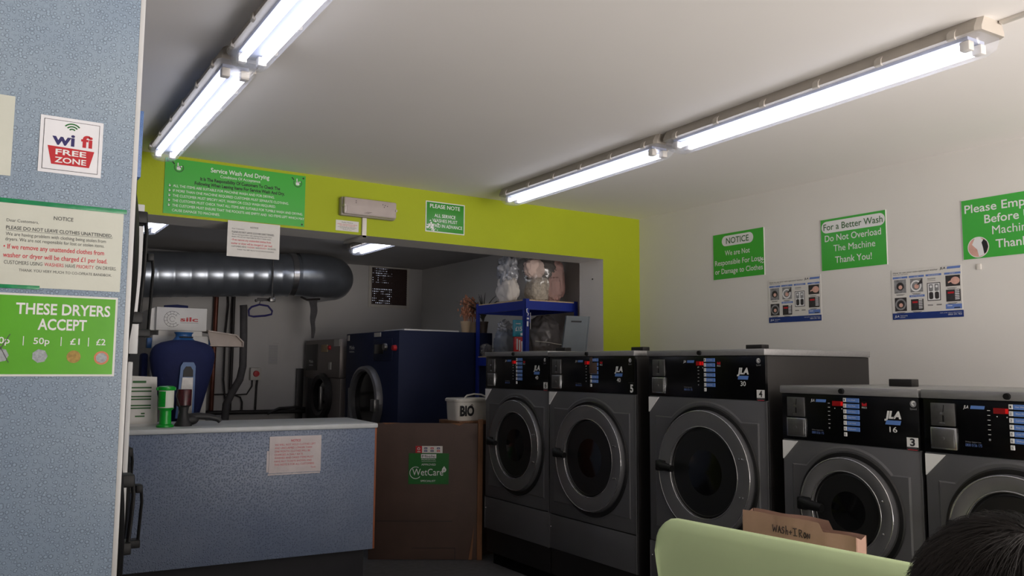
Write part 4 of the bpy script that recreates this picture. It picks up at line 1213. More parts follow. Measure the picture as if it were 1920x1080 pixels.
# ---------------------------------------------------------------- rear wall services
def rp(x): return x
tag(MB().tube([(0, 0, 0), (.01, 0, 1.30)], .022, 12).build('riser_pipe', 'pipe_c', loc=(1.984, 8.388, 0.846)), 'thick reddish riser pipe on the rear wall right of the press', 'pipe')
tag(MB().tube([(0, 0, 0), (0, 0, 1.30)], .016, 10).build('riser_pipe', 'pipe_k', loc=(2.164, 8.398, 0.846)), 'slim black riser pipe on the rear wall beside the lagged pipe', 'pipe')
tag(MB().tube([(0.03, 0, 0), (0.0, 0, .25), (0, 0, .7), (.02, 0, 1.0), (0.0, 0, 1.2)], .009, 8).build('cable', 'pipe_k', loc=(2.097, 8.414, 0.938)), 'thin black cable running beside the slim riser pipe', 'cable')
tag(MB().tube([(0, 0, 0), (1.2, 0, -.005)], .022, 10).build('floor_pipe', 'pipe_k', loc=(1.927, 8.368, 0.866)), 'horizontal black pipe low along the rear wall', 'pipe')
tag(MB().tube([(0, 0, 0), (.1, 0, .0), (.2, 0, .0), (.28, 0, -.03), (.30, 0, -.08), (.30, 0, -.16)], .008, 8).build('cable', 'pipe_k', loc=(1.989, 8.419, 1.041)), 'black cable looping across the rear wall under the isolator', 'cable')
tag(MB().tube([(0, 0, 0), (.12, 0, .05), (.3, 0, .06), (.5, 0, .02), (.62, 0, .0)], .014, 8).build('cable', 'pipe_k', loc=(2.525, 8.347, 0.846)), 'thick black cables heaped along the low pipe', 'cable')
tag(MB().tube([(2.112, 7.85, 1.895), (2.116, 7.85, 1.86), (2.125, 7.85, 1.6), (2.128, 7.85, 1.32), (2.105, 7.85, 1.20), (2.04, 7.85, 1.08), (1.99, 7.85, .97), (1.972, 7.85, .60), (1.972, 7.85, 0.0)], .034, 14).build('lagged_pipe', 'hose'), 'fat grey lagged pipe bending down the rear wall', 'pipe')
t = thing('isolator_switch', 'grey isolator box with red rotary switch on the rear wall', 'switch', (2.355, WB, 1.181))
MB().box(0, .105, -.06, 0, 0, .125, b=.006).build('box', 'isol', t)
MB().lathe([(0, -.085), (.028, -.083), (.032, -.06)], (.055, 0, .065), 'y', 20).build('rotary_switch', 'red', t)
MB().tube([(.08, -.02, .0), (.075, -.02, -.06), (.07, -.02, -.30)], .010, 8).build('gland_cable', 'pipe_k', t)
MB().tube([(.03, -.02, .0), (.03, -.02, -.06), (-.02, -.02, -.14), (-.2, -.02, -.15)], .007, 8).build('feed_cable', 'pipe_k', t)
def d_paper(mb, y):
    mb.text('INSTRUCTIONS', .095, .255, .007, y, 2, .06)
    for k in range(19): mb.rect(.02, .115, .235 - .0105 * k, .2385 - .0105 * k, y, 2)
plate('wall_sheet', 'faded printed sheet taped to the rear wall above the isolator', 'notice', .15, .285, (2.525, WB, 1.299), 0, 'backwall', 'paper', .0012, draw=d_paper, mats=('ink_gr',))
t = thing('coat_hanger', 'dark plastic coat hanger on a bracket below the duct', 'hanger', (2.175, 7.55, 1.80))
MB().tube([(-.095, 0, .03), (-.07, 0, .06), (0, 0, .085), (.08, 0, .075), (.12, 0, .03), (.115, 0, .0), (.06, 0, -.015), (-.05, 0, -.028), (-.09, 0, -.02), (-.095, 0, .03)], .009, 8).build('frame', 'navyink', t)
MB().tube([(0, 0, .085), (.005, 0, .11), (.02, 0, .125), (.03, 0, .115)], .005, 8).build('hook', 'steel', t)
MB().box(-.02, .14, -.01, .01, .12, .145, b=.003).lathe([(.012, -.02), (.014, .0)], (-.03, 0, .12), 'y', 14).tube([(.13, 0, .145), (.13, 0, .19)], .006, 8).build('bracket', 'pipe_k', t)
t = thing('hanging_strip', 'frayed grey strip hanging from a chain under the duct end', 'strip', (2.80, 7.86, 1.60))
mb = MB()
n = 14
v = []
for i in range(n + 1):
    z = .38 * i / n
    wv = .004 * math.sin(i * .8)
    hw = .012 + .03 * (i / n)
    v += [(-hw + wv, .008 * math.sin(i), z), (hw + wv, .008 * math.cos(i), z), (hw + wv, .008 * math.cos(i) + .008, z), (-hw + wv, .008 * math.sin(i) + .008, z)]
f = [(i * 4 + k, i * 4 + (k + 1) % 4, (i + 1) * 4 + (k + 1) % 4, (i + 1) * 4 + k) for i in range(n) for k in range(4)] + [(0, 1, 2, 3), (n * 4, n * 4 + 1, n * 4 + 2, n * 4 + 3)]
mb.add(v, f)
mb.build('cloth', 'hose', t)
MB().tube([(-.14, -.02, .40), (-.08, -.02, .375), (0, -.01, .385), (.06, 0, .39)], .010, 8).build('chain', 'pipe_k', t)

# ---------------------------------------------------------------- shirt finisher
t = thing('shirt_press', 'white shirt finishing machine with navy padded torso behind the counter', 'press', (1.38, 6.9, 0))
MB().box(-.19, .19, 0, .42, 1.60, 1.782, 0, b=.003).prism([(-.24, 1.60), (-.19, 1.60), (-.19, 1.782), (-.24, 1.76)], .05, .42, 0).build('hood', 'silcwhite', t)
mb = MB().text('silc', .055, 1.675, .032, -.001, 0, .135, bold=.03)
mb.rect(-.012, .125, 1.662, 1.664, -.001, 1)
for rr_, in ((.02,), (.04,), (.062,)): mb.ann(-.072, 1.69, rr_ - .0012, rr_ + .0012, -.001, 1, 40, 35 if rr_ > .03 else 0, 322)
for k in range(10):
    a = math.radians(50 + 29 * k)
    mb.flat([(-.072 + .02 * math.cos(a), 1.69 + .02 * math.sin(a)), (-.072 + .062 * math.cos(a - .02), 1.69 + .062 * math.sin(a - .02)), (-.072 + .062 * math.cos(a + .02), 1.69 + .062 * math.sin(a + .02))], -.001, 1)
mb.build('logo', ['red', 'ink_k'], t, smooth=0)
MB().box(-.205, .225, .05, .40, .0, 1.565, b=.012).box(-.16, .17, .055, .40, 1.56, 1.601).build('body', 'silcwhite', t)
MB().tube([(-.10, .2, 1.79), (0, .2, 1.80), (.08, .2, 1.795)], .02, 8).build('folded_cloth', 'torso', t)
MB().box(-.24, -.205, .06, .12, 1.46, 1.54, b=.004).box(.225, .25, .06, .12, 1.46, 1.54, b=.004).build('side_clamp', 'bluepl', t)
MB().box(-.27, -.22, .08, .2, .90, 1.42, b=.02).build('sleeve_pad', 'torso', t)
# torso form
mb = MB()
rings = []
for z, hx, hy, ox in ((.78, .10, .07, .0), (.95, .125, .085, -.01), (1.05, .158, .10, -.015), (1.18, .197, .115, -.02), (1.30, .226, .12, -.022), (1.38, .237, .12, -.022), (1.42, .234, .115, -.022), (1.455, .222, .108, -.022), (1.48, .200, .098, -.022), (1.50, .160, .088, -.022), (1.514, .105, .075, -.022), (1.522, .06, .06, -.022)):
    rings.append([(ox + hx * math.copysign(abs(math.cos(2 * PI * k / 44)) ** .85, math.cos(2 * PI * k / 44)), -.20 + hy * math.sin(2 * PI * k / 44), z) for k in range(44)])
loft(mb, rings)
mb.build('torso_form', 'torso', t, smooth=70)
MB().lathe([(.094, 1.508), (.074, 1.526), (.060, 1.545), (.059, 1.562), (.072, 1.580), (.0, 1.581)], (-.022, -.20, 0), 'z', 28, sz=.8).build('collar_block', 'bluepl', t)
MB().box(-.065, .035, -.266, -.25, 1.536, 1.546, b=.003).build('collar_clamp', 'black', t)
pts = [(-.085, .93), (-.062, 1.32), (-.045, 1.35), (.03, 1.35), (.045, 1.32), (.045, .93)]
MB().prism(pts, -.345, -.325).build('placket_clamp', 'bluepl', t)
MB().prism([(-.07, .93), (-.048, 1.235), (.028, 1.235), (.030, .93)], -.352, -.345).build('steel_plate', 'steel', t, smooth=0)
MB().prism([(-.045, 1.24), (.028, 1.24), (.026, 1.29), (.008, 1.318), (-.024, 1.318), (-.042, 1.29)], -.351, -.345).build('clamp_window', 'rubber', t, smooth=0)
MB().box(-.05, .02, -.33, -.30, .93, 1.2).build('clamp_arm', 'steel', t)
mb = MB()
mb.prism([(.205, 1.605), (.43, 1.575), (.485, 1.52), (.483, 1.485), (.235, 1.485)], .02, .03).prism([(.205, 1.61), (.43, 1.58), (.49, 1.522), (.488, 1.480), (.48, 1.480), (.48, 1.518), (.426, 1.57), (.205, 1.60)], -.01, .26)
mb.box(.22, .48, .0, .26, 1.482, 1.49)
mb.build('side_tray', 'traymat', t, smooth=0)
MB().box(.225, .27, .1, .16, 1.49, 1.54, b=.004).build('tray_bracket', 'bluepl', t)

# ---------------------------------------------------------------- blue rack and what is on it
RX0, RX1, RY0, RY1 = 3.628, 4.150, 5.35, 6.11
t = thing('storage_rack', 'blue boltless steel rack with chipboard shelves beside the right reveal', 'rack', (RX0, RY0, 0))
w_, d_ = RX1 - RX0, RY1 - RY0
for x, y, sx, sy in ((0, 0, 1, 1), (w_, 0, -1, 1), (0, d_, 1, -1), (w_, d_, -1, -1)):
    MB().box(min(x, x + sx * .038), max(x, x + sx * .038), min(y, y + sy * .003), max(y, y + sy * .003), 0, 1.87).box(min(x, x + sx * .003), max(x, x + sx * .003), min(y, y + sy * .038), max(y, y + sy * .038), 0, 1.87).build('post', 'rackblue', t, smooth=0)
for z in (1.855, 1.41, .95, .45):
    b0 = z - .07
    MB().box(.004, w_ - .004, .003, .03, b0, z).build('beam', 'rackblue', t)
    MB().box(.004, w_ - .004, d_ - .03, d_ - .003, b0, z).build('beam', 'rackblue', t)
    MB().box(.003, .03, .004, d_ - .004, b0, z).build('beam', 'rackblue', t)
    MB().box(w_ - .03, w_ - .003, .004, d_ - .004, b0, z).build('beam', 'rackblue', t)
    MB().box(.004, w_ - .004, .004, d_ - .004, z, z + .009).build('shelf', 'mdf', t)
TOPZ, MIDZ = 1.865, 1.42
def cloth(par, name, c, r, m, seed, amp=.16, fr=1.7, pw=.75, fb=.003):
    return MB().blob(c, r, 0, 56, 30, amp, fr, seed, fb, pw).build(name, m, par, smooth=80)
t = thing('laundry_bag', 'big clear plastic bag stuffed with pink and checked laundry on the rack top', 'bag', (3.962, 5.68, TOPZ))
cloth(t, 'pink_cloth', (.11, -.01, .20), (.10, .17, .195), 'cl_pink', 1)
cloth(t, 'charcoal_cloth', (.0, -.05, .29), (.115, .145, .10), 'cl_dark', 3)
cloth(t, 'peach_cloth', (-.125, -.15, .275), (.088, .05, .075), 'cl_peach', 5, .16, 2.6, .7)
cloth(t, 'checked_cloth', (-.075, -.12, .105), (.09, .10, .11), 'cl_beige', 2)
cloth(t, 'folded_pink_cloth', (.055, -.155, .115), (.07, .06, .105), 'cl_pink', 4, .18, 2.4)
MB().blob((.0, -.01, .192), (.195, .235, .208), 0, 72, 40, .12, 1.8, 6, .001, .8).build('film', 'bag_clear', t, smooth=80)
t = thing('silver_bag', 'knotted silver plastic bag with a white lower half at the left of the rack top', 'bag', (3.700, 5.72, TOPZ))
MB().blob((0, 0, .265), (.078, .10, .125), 0, 56, 30, .40, 2.8, 8, .14).build('silver_film', 'bag_silver', t, smooth=80)
mb = MB().blob((.0, 0, .095), (.068, .12, .12), 0, 56, 28, .2, 2.4, 9, .001, .8)
mb.build('white_sack', 'cl_white', t, smooth=80)
t = thing('grey_sack', 'light grey tied sack at the left of the middle rack shelf', 'bag', (3.77, 5.85, MIDZ))
MB().blob((0, 0, .11), (.095, .10, .125), 0, 48, 26, .16, 2.0, 10, .001, .85).build('body', 'bag_grey', t, smooth=80)
MB().blob((-.012, 0, .245), (.055, .05, .052), 0, 40, 20, .55, 3.0, 11).build('tied_neck', 'bag_silver', t, smooth=80)
mb = MB().blob((3.965, 5.60, MIDZ + .155), (.155, .16, .175), 0, 72, 40, .16, 1.7, 12, MIDZ + .001, .85)
mb.tube([(3.80, 5.46, MIDZ + .12), (3.90, 5.425, MIDZ + .112), (4.00, 5.43, MIDZ + .10), (4.10, 5.47, MIDZ + .095)], .003, 6, 1)
tag(mb.build('dark_sack', ['bag_dark', 'isol'], smooth=80), 'large dark plastic sack filling the right of the middle rack shelf', 'bag')
tag(MB().blob((3.70, 6.045, MIDZ + .05), (.055, .055, .055), 0, 36, 18, .45, 3.5, 13, MIDZ + .001).build('crumpled_bag', 'bag_clear', smooth=60), 'small crumpled clear bag at the far left end of the middle shelf', 'bag')
def pack(name, label, w, h, d, loc, rz, m, draw, mats, tilt=0):
    mb = MB().box(0, w, -d, 0, 0, h, 0, b=.003)
    draw(mb, -d - .0008)
    if tilt: mb.xf(Matrix.Rotation(tilt, 4, 'Y'))
    return tag(mb.build(name, [m] + list(mats), smooth=30, loc=loc, rotz=rz), label, 'packet')
def d_red(mb, y):
    for k in range(3): mb.rect(.015 + .02 * k, .028 + .02 * k, .05 - .008 * k, .14 - .01 * k, y, 1)
pack('red_packet', 'red and white packet at the front left of the middle rack shelf', .075, .155, .05, (3.690, 5.615, MIDZ), math.radians(-20), 'redbox', d_red, ('pkt_w',))
def d_white(mb, y): mb.rect(.004, .03, .02, .12, y, 1)
pack('white_packet', 'thin white packet beside the red packet on the rack shelf', .035, .15, .05, (3.764, 5.575, MIDZ), math.radians(-20), 'pkt_w', d_white, ('redbox',))
def d_teal(mb, y):
    mb.text('£15', .045, .045, .034, y, 1, .055, bold=.02)
    mb.rect(.06, .082, .008, .028, y, 1)
    mb.rect(.02, .06, .10, .108, y, 1)
pack('teal_packet', 'teal packet marked £15 leaning on top of the red packet', .09, .135, .03, (3.672, 5.60, MIDZ + .158), math.radians(-20), 'teal', d_teal, ('pkt_w',))
t = thing('hanging_hooks', 'white and blue hook set hanging on the front rack post', 'hook', (3.655, 5.343, 1.66))
MB().tube([(-.01, 0, .13), (-.022, -.004, .125), (-.02, -.006, .10), (-.005, -.006, .09), (-.012, -.005, .075)], .004, 8).build('hook', 'pkt_w', t)
MB().box(-.018, .014, -.004, 0, .02, .075).box(-.02, .0, -.006, -.004, .045, .058, 1).box(-.02, -.006, -.006, -.004, -.01, .03, 1).build('card', ['pkt_b', 'pkt_w'], t, smooth=0)
MB().rect(.014, .018, -.03, .1, -.003).build('strip', 'pkt_w', t, smooth=0)
# grey board on washer 6
mb = MB()
mb.prism([(-.115, 0), (.085, 0), (.115, .275), (-.075, .275)], 0, .016)
mb.prism([(-.045, .228), (.035, .228), (.037, .238), (-.043, .238)], -.0015, .0)
bo = mb
v = []
o = MB()
o.prism([(-.115, 0), (.085, 0), (.115, .275), (-.075, .275)], 0, .016, 0)
o.prism([(-.040, .228), (.045, .228), (.048, .240), (-.037, .240)], -.0012, .0, 1)
for p in (([(-.115, 0), (-.107, 0), (-.067, .275), (-.075, .275)]), ([(.077, 0), (.085, 0), (.115, .275), (.107, .275)])): o.prism(p, -.004, 0, 0)
tag(o.build('hollow_board', ['boardgrey', 'ink_k'], smooth=0, loc=(3.705, 4.80, 1.433), rotz=-.2), 'grey plastic board with a hand slot standing on the far washers', 'board')

# ---------------------------------------------------------------- pots on the navy dryer
def pot(label, x, y, m, kind, seed):
    t = thing('flower_pot', label, 'plant', (x, y, 1.627), 0, 'pots on the navy dryer')
    MB().lathe([(.034, 0), (.044, .085), (.047, .09), (.047, .10), (.041, .10), (.038, .08), (0, .078)], (0, 0, 0), 'z', 24).build('pot', m, t)
    rnd = random.Random(seed)
    if kind == 'dried':
        mb = MB()
        for k in range(130):
            a, ra = rnd.uniform(0, 6.28), abs(rnd.gauss(0, .035))
            hh = rnd.uniform(.06, .24) * (1 - ra * 4)
            p = (ra * math.cos(a), ra * math.sin(a), .09 + max(.03, hh))
            mb.blob(p, (rnd.uniform(.005, .009), rnd.uniform(.005, .009), rnd.uniform(.007, .016)), 0, 6, 4, .5, 4, k)
            if k < 24: mb.tube([(p[0] * .3, p[1] * .3, .08), p], .0015, 4)
        mb.build('dried_flowers', 'flower', t, smooth=0)
    else:
        mb = MB()
        for k in range(22):
            a = rnd.uniform(0, 6.28); L = rnd.uniform(.12, .36); bend = rnd.uniform(.3, 1.1)
            pp = []
            for i in range(7):
                s = i / 6
                pp.append((math.cos(a) * L * bend * s * s * .9, math.sin(a) * L * bend * s * s * .5, .08 + L * (s - .35 * bend * s * s)))
            mb.tube(pp, [.0045, .005, .005, .0045, .004, .003, .001], 5)
        mb.build('leaves', 'leaf', t, smooth=0)
    return t
pot('beige pot of orange dried flowers, left one on the navy dryer', 3.605, 6.25, 'pot_b', 'dried', 1).location.z = 1.627
pot('beige pot of orange dried flowers just left of the blue rack post', 3.725, 6.34, 'pot_b', 'dried', 2).location.z = 1.627
pot('dark pot of long thin dark leaves behind the blue rack post', 3.755, 6.20, 'pot_d', 'leaf', 3)

# ---------------------------------------------------------------- benches
HX, HY, HZ = .815, .400, 1.082        # head centre
def bench(label, loc, rz, L):
    t = thing('waiting_bench', label, 'bench', loc, rz)
    # local: X along the bench, front (seat side) is -Y; the back shell rises at +Y
    mb = MB()
    sec = [(.47, -.42), (.455, -.44), (.435, -.43), (.43, -.38), (.42, -.10), (.44, -.03), (.50, .0), (.70, .035), (.80, .055)]
    # rounded-corner back shell made as a grid so its upper corners are round
    def shell(x, s, off):
        pass
    R_c = .085
    N = 40
    zt = .853
    prof = [(-.44, .428), (-.43, .446), (-.36, .45), (-.20, .438), (-.08, .44), (-.03, .47), (0.0, .54), (.02, .66), (.036, .76), (.046, .81), (.056, .844), (.068, .853), (.080, .846), (.086, .815), (.080, .76), (.064, .66), (.042, .53), (.012, .445), (-.05, .41), (-.20, .408), (-.36, .42), (-.43, .418)]
    xs = [0, .004, .014, .03, .055, .085, .13] + [L * k / 10 for k in range(2, 9)] + [L - .13, L - .085, L - .055, L - .03, L - .014, L - .004, L]
    v = []
    for x in xs:
        e = min(x, L - x)
        drop = 0.0
        if e < R_c: drop = R_c - math.sqrt(max(0, R_c ** 2 - (R_c - e) ** 2))
        thin = 1.0 if e > .03 else .35 + .65 * math.sqrt(max(0.0, 1 - (1 - e / .03) ** 2))
        for (py, pz) in prof:
            zz = pz
            if pz > .55: zz = min(.55 + (pz - .55) * (zt - drop - .55) / (zt - .55), pz)
            v.append((x, py, zz))
    n = len(prof)
    f = [(i * n + k, i * n + (k + 1) % n, (i + 1) * n + (k + 1) % n, (i + 1) * n + k) for i in range(len(xs) - 1) for k in range(n)]
    f += [tuple(range(n)), tuple((len(xs) - 1) * n + k for k in range(n - 1, -1, -1))]
    mb.add(v, f)
    mb.build('shell', 'benchgreen', t, smooth=75)
    for x in (.15, L - .15):
        MB().tube([(x, -.36, .41), (x, -.40, .02), (x, -.40, .0)], .016, 10).build('leg', 'benchleg', t)
        MB().tube([(x, -.04, .41), (x, .04, .02), (x, .04, .0)], .016, 10).build('leg', 'benchleg', t)
        MB().tube([(x, -.37, .395), (x, -.03, .395)], .016, 10).build('frame_bar', 'benchleg', t)
    return t
# back of the bench is towards the camera, its seat towards the washers
BA = math.radians(90 + 5.0)
bench('pale green moulded bench with its back to the camera before the washers', (2.06, 1.10, 0), BA, .945)
t = thing('stool', 'round green stool under the seated person', 'stool', (HX - .035, HY - .02, 0))
MB().lathe([(.0, .41), (.15, .41), (.16, .415), (.16, .425), (.15, .43), (0, .43)], (0, 0, 0), 'z', 32).build('seat', 'benchgreen', t)
for k in range(4):
    a = PI / 4 + PI / 2 * k
    MB().tube([(.10 * math.cos(a), .10 * math.sin(a), .41), (.14 * math.cos(a), .14 * math.sin(a), 0)], .012, 8).build('leg', 'benchleg', t)

# paper bag standing on the bench seat
t = thing('paper_bag', 'crumpled brown paper bag marked wash and iron behind the bench back', 'bag', (2.152, 1.893, .450), math.radians(-90 + 5))
bw, bh, bd = .395, .418, .10
mb = MB()
NX, NZ = 26, 14
top = lambda x: bh - (.0 if x < .275 else .026 if x > .287 else .026 * (x - .275) / .012) + .0012 * math.sin(x * 40)
def side(yy, sgn):
    v = []
    for i in range(NX + 1):
        for k in range(NZ + 1):
            x = bw * i / NX
            z = top(x) * k / NZ
            q = Vector((x * 9, z * 9, yy * 30))
            v.append((x, yy + sgn * (.010 * noise.noise(q) + .006 * abs(noise.noise(q * 2.3))), z))
    m = NZ + 1
    f = [(i * m + k, (i + 1) * m + k, (i + 1) * m + k + 1, i * m + k + 1) for i in range(NX) for k in range(NZ)]
    mb.add(v, f)
side(0, 1); side(bd * .55, 1)
mb.box(0.002, bw - .002, .002, bd * .55, 0, .003)
for x in (.001, bw - .001):
    mb.add([(x, .0, 0), (x, bd * .55, 0), (x, bd * .55, top(x)), (x, bd * .28, top(x) - .01), (x, .0, top(x))], [(0, 1, 2, 3, 4)])
mb.build('body', 'kraft', t, smooth=60)
mb = MB()
hw = [[(0, 1), (.2, 0), (.42, .7), (.62, 0), (.85, 1.05)], [(1.0, 0), (1.3, 1), (1.6, 0)], [(1.1, .4), (1.5, .42)], [(2.2, .85), (1.95, 1), (1.8, .75), (2.15, .4), (2.05, .05), (1.75, .1)],
      [(2.45, 1.25), (2.5, 0)], [(2.48, .5), (2.75, .6), (2.85, 0)], [(3.1, .45), (3.6, .5)], [(3.35, .75), (3.36, .15)], [(3.8, 1.1), (4.4, 1.15)], [(4.1, 1.1), (4.08, .1)], [(3.8, .08), (4.4, .1)],
      [(4.7, 0), (4.72, 1.1), (5.1, 1.0), (5.05, .65), (4.74, .55), (5.2, 0)], [(5.6, .8), (5.4, .4), (5.6, 0), (5.85, .35), (5.7, .8), (5.6, .8)], [(6.05, 0), (6.1, .75), (6.45, .1), (6.5, .8)]]
for st in hw:
    pp = []
    for (a0, b0), (a1, b1) in zip(st, st[1:]):
        for k in range(4): pp.append((a0 + (a1 - a0) * k / 4, b0 + (b1 - b0) * k / 4))
    pp.append(st[-1])
    out = []
    for a, b in pp:
        x, z = .112 + .0205 * a, .366 + .021 * b - .0006 * a
        q = Vector((x * 9, z * 9, 0))
        out.append((x, .010 * noise.noise(q) + .006 * abs(noise.noise(q * 2.3)) - .0012, z))
    mb.tube(out, .0014, 5)
mb.build('handwriting', 'pen', t, smooth=0)

# ---------------------------------------------------------------- seated person (mostly below the frame)

FA = math.radians(32)                 # facing direction measured from +x
fx, fy = math.cos(FA), math.sin(FA)
def W(f_, s_, z_):                    # forward, to the person's left, absolute height
    return Vector((HX + fx * f_ - fy * s_, HY + fy * f_ + fx * s_, z_))
def skin_mesh(chains, sub=2):
    """chains of (point, radius) with branches; grown with a Skin modifier and applied"""
    me = bpy.data.meshes.new('sk')
    vs, es, rs, idx = [], [], [], {}
    for ch in chains:
        prev = None
        for name, p, r in ch:
            if name not in idx:
                idx[name] = len(vs); vs.append(p[:]); rs.append(r)
            if prev is not None: es.append((idx[prev], idx[name]))
            prev = name
    me.from_pydata(vs, es, [])
    ob = bpy.data.objects.new('sk', me)
    COL.objects.link(ob)
    sm = ob.modifiers.new('s', 'SKIN')
    if not me.skin_vertices: 
        me.attributes.new('', 'FLOAT', 'POINT') if False else None
    for i, sv in enumerate(me.skin_vertices[0].data):
        sv.radius = rs[i] if isinstance(rs[i], tuple) else (rs[i], rs[i])
        sv.use_root = (i == 0)
    sb = ob.modifiers.new('d', 'SUBSURF'); sb.levels = sub; sb.render_levels = sub
    dg = bpy.context.evaluated_depsgraph_get()
    e = ob.evaluated_get(dg)
    m2 = e.to_mesh()
    V = [v.co[:] for v in m2.vertices]; F = [tuple(p.vertices) for p in m2.polygons]
    e.to_mesh_clear()
    bpy.data.objects.remove(ob); bpy.data.meshes.remove(me)
    return V, F
SEAT = .475
pelvis = W(-.06, 0, SEAT + .10)
def limbs(scale=1.0, clothes=None):
    ch = [[('pel', pelvis, .12 * scale), ('bel', W(-.06, 0, .66), (.125 * scale, .10 * scale)), ('che', W(-.05, 0, .78), (.14 * scale, .10 * scale)), ('nb', W(-.045, 0, .90), .085 * scale)]]
    if clothes is None:
        ch[0] += [('ne', W(-.02, 0, .97), .050), ('hd', W(-.005, 0, 1.04), .055)]
    if clothes == 'jacket':
        ch[0][-1] = ('nb', W(-.045, 0, .90), .108)
        ch[0] += [('co', W(-.030, 0, .945), .078), ('cp', W(-.026, 0, .962), .066)]
    for s in (-1, 1):
        a = [('nb', None, 0), ('sh%d' % s, W(-.045, .155 * s, .865), .056 * scale), ('el%d' % s, W(.03, .20 * s, .66), .042 * scale), ('wr%d' % s, W(.22, .12 * s, .615), .027 * scale)]
        if clothes is None: a += [('pa%d' % s, W(.285, .10 * s, .620), (.034, .018))]
        if clothes != 'trousers': ch.append(a)
        l = [('pel', None, 0), ('hp%d' % s, W(.03, .09 * s, SEAT + .085), .082 * scale), ('kn%d' % s, W(.36, .10 * s, SEAT + .075), .058 * scale), ('an%d' % s, W(.38, .10 * s, .10), .036 * scale)]
        if clothes is None: l += [('to%d' % s, W(.50, .11 * s, .045), .035)]
        if clothes != 'jacket': ch.append(l)
    return ch
mb = MB()
V, F = skin_mesh(limbs()); mb.add(V, F)
for s in (-1, 1):                      # five fingers on each hand, resting curled on the thighs
    for k in range(4):
        b_ = W(.30, .10 * s + (k - 1.5) * .019, .622)
        L = (.066, .076, .070, .055)[k]
        V, F = skin_mesh([[('a', b_, .0095), ('b', b_ + Vector((fx, fy, -.15)) * L * .45, .0088), ('c', b_ + Vector((fx, fy, -.5)) * L * .75, .008), ('d', b_ + Vector((fx, fy, -.9)) * L * .95, .007)]], 1)
        mb.add(V, F)
    b_ = W(.265, .10 * s - .028 * s, .618)
    V, F = skin_mesh([[('a', b_, .011), ('b', b_ + Vector((fx * .03 + fy * .022 * s, fy * .03 - fx * .022 * s, -.004)), .0095), ('c', b_ + Vector((fx * .055 + fy * .028 * s, fy * .055 - fx * .028 * s, -.012)), .008)]], 1)
    mb.add(V, F)
# head: shaped ball with brow, nose, chin, ears
hv = []; n, k_ = 36, 24
for i in range(k_ + 1):
    ph = PI * i / k_
    for j in range(n):
        th = 2 * PI * j / n
        d = Vector((math.sin(ph) * math.cos(th), math.sin(ph) * math.sin(th), math.cos(ph)))
        f_, s_, z_ = d.x * .095, d.y * .076, d.z * .105
        if z_ < 0: s_ *= 1 - .30 * (-z_ / .105) ** 1.5; f_ = f_ * (1 - .12 * (-z_ / .105)) + .012 * (-z_ / .105)
        if d.x > .6:
            f_ += .020 * math.exp(-((s_ / .013) ** 2) - (((z_ + .02) / .02) ** 2))
            f_ -= .010 * (math.exp(-(((s_ - .032) / .014) ** 2) - (((z_ - .008) / .012) ** 2)) + math.exp(-(((s_ + .032) / .014) ** 2) - (((z_ - .008) / .012) ** 2)))
            f_ += .005 * math.exp(-((s_ / .022) ** 2) - (((z_ + .058) / .008) ** 2))
        hv.append(W(f_, s_, HZ - .005 + z_)[:])
mb.add(hv, [(i * n + j, (i + 1) * n + j, (i + 1) * n + (j + 1) % n, i * n + (j + 1) % n) for i in range(k_) for j in range(n)])
for s in (-1, 1):
    c = W(-.005, .078 * s, HZ - .015)
    mb.blob(c[:], (.020, .014, .032), 0, 14, 10, .1, 2, s)
person = mb.build('person', 'skin', smooth=80)
tag(person, 'dark haired person in a dark jacket seated at the bottom right corner', 'person')
eye = MB()
for s in (-1, 1): eye.blob(W(.078, .032 * s, HZ + .003)[:], (.011, .011, .011), 0, 12, 8, 0)
eye.build('eyes', 'whitebtn', person)
pu = MB()
for s in (-1, 1): pu.blob(W(.0855, .032 * s, HZ + .003)[:], (.0055, .0055, .0055), 0, 10, 8, 0)
pu.build('irises', 'ink_k', person)
mo = MB().blob(W(.088, 0, HZ - .063)[:], (.012, .020, .005), 0, 14, 8, 0); mo.build('lips', 'cl_pink', person)
V, F = skin_mesh(limbs(1.13, 'jacket')); MB().add(V, F).build('jacket', 'jacket', person, smooth=80)
V, F = skin_mesh(limbs(1.10, 'trousers')); MB().add(V, F).build('trousers', 'trouser', person, smooth=80)
for s in (-1, 1):
    c = W(.43, .105 * s, .045)
    mbs = MB().blob((0, 0, 0), (.125, .046, .05), 0, 24, 14, .03, 2, s, -.044)
    mbs.xf(Matrix.Translation(c) @ Matrix.Rotation(FA, 4, 'Z'))
    mbs.build('shoe', 'shoe', person)
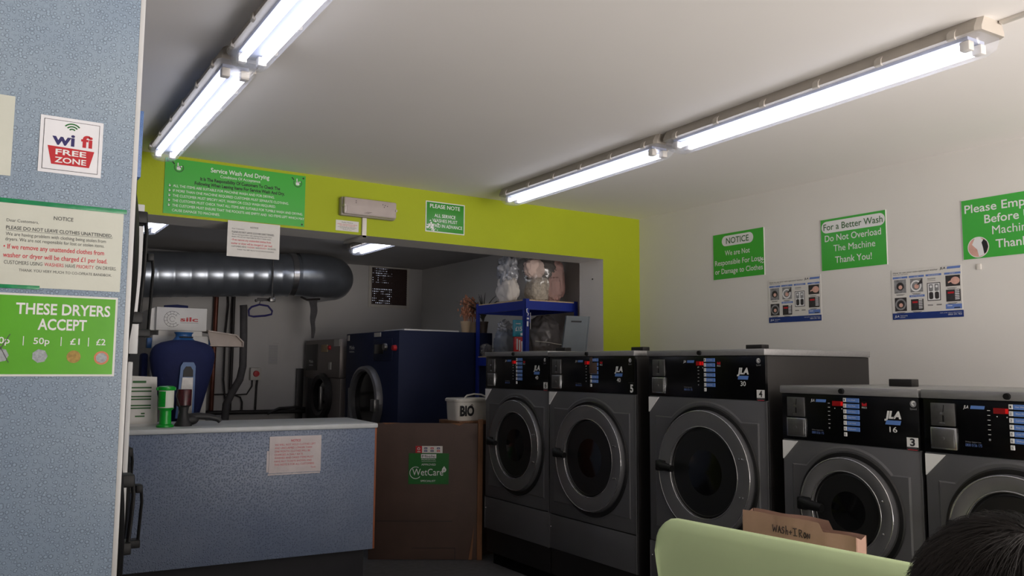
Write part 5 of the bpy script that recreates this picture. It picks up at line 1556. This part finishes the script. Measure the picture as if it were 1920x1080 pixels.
# hair: a cap plus combed strands falling from the crown
mb = MB()
hv = []; n, k_ = 40, 20
for i in range(k_ + 1):
    ph = PI * .68 * i / k_
    for j in range(n):
        th = 2 * PI * j / n
        front = max(0, math.cos(th))
        p2 = ph * (1 - .42 * front ** 1.5)
        d = Vector((math.sin(p2) * math.cos(th), math.sin(p2) * math.sin(th), math.cos(p2)))
        q = 1 + .05 * noise.noise(d * 4)
        hv.append(W(d.x * .106 * q, d.y * .091 * q, HZ - .002 + d.z * .112 * q)[:])
mb.add(hv, [(i * n + j, (i + 1) * n + j, (i + 1) * n + (j + 1) % n, i * n + (j + 1) % n) for i in range(k_) for j in range(n)])
rnd = random.Random(11)
crown = Vector((-.30, -.15, .94)).normalized()
for q in range(9000):
    # start on the cap, comb away from the crown and lift slightly
    ph = math.acos(1 - rnd.random() * 1.25); th = rnd.uniform(0, 2 * PI)
    front = max(0, math.cos(th))
    if ph > PI * .66 * (1 - .42 * front ** 1.5): continue
    d = Vector((math.sin(ph) * math.cos(th), math.sin(ph) * math.sin(th), math.cos(ph)))
    dirc = (d - crown * d.dot(crown))
    if dirc.length < .02: dirc = Vector((rnd.uniform(-1, 1), rnd.uniform(-1, 1), .1))
    dirc.normalize()
    sw = d.cross(dirc) * rnd.uniform(-.15, .55)
    dirc = (dirc + sw + Vector((rnd.gauss(0, .09), rnd.gauss(0, .09), rnd.gauss(0, .07)))).normalized()
    L = rnd.uniform(.04, .095)
    lift = rnd.uniform(.0, .007)
    pts = []
    for i in range(5):
        s = i / 4
        e = (d + dirc * (L / .1) * s)
        e.normalize()
        rr_ = 1.0 + (lift / .1) * math.sin(s * 2.2) + (.05 * s if rnd.random() < .04 else 0)
        pts.append(W(e.x * .107 * rr_, e.y * .092 * rr_, HZ - .002 + e.z * .113 * rr_))
    wv = (pts[1] - pts[0]).cross(pts[0] - Vector((HX, HY, HZ)))
    if wv.length < 1e-7: continue
    wv.normalize()
    v = []
    for i, p in enumerate(pts):
        h = .00045 * (1 - i / 4.6)
        up_ = (p - Vector((HX, HY, HZ))).normalized() * h
        v += [(p - wv * h)[:], (p + wv * h)[:], (p + up_)[:]]
    f = []
    for i in range(4):
        for a in range(3):
            f.append((i * 3 + a, i * 3 + (a + 1) % 3, (i + 1) * 3 + (a + 1) % 3, (i + 1) * 3 + a))
    mb.add(v, f)
mb.build('hair', 'hair', person, smooth=0)
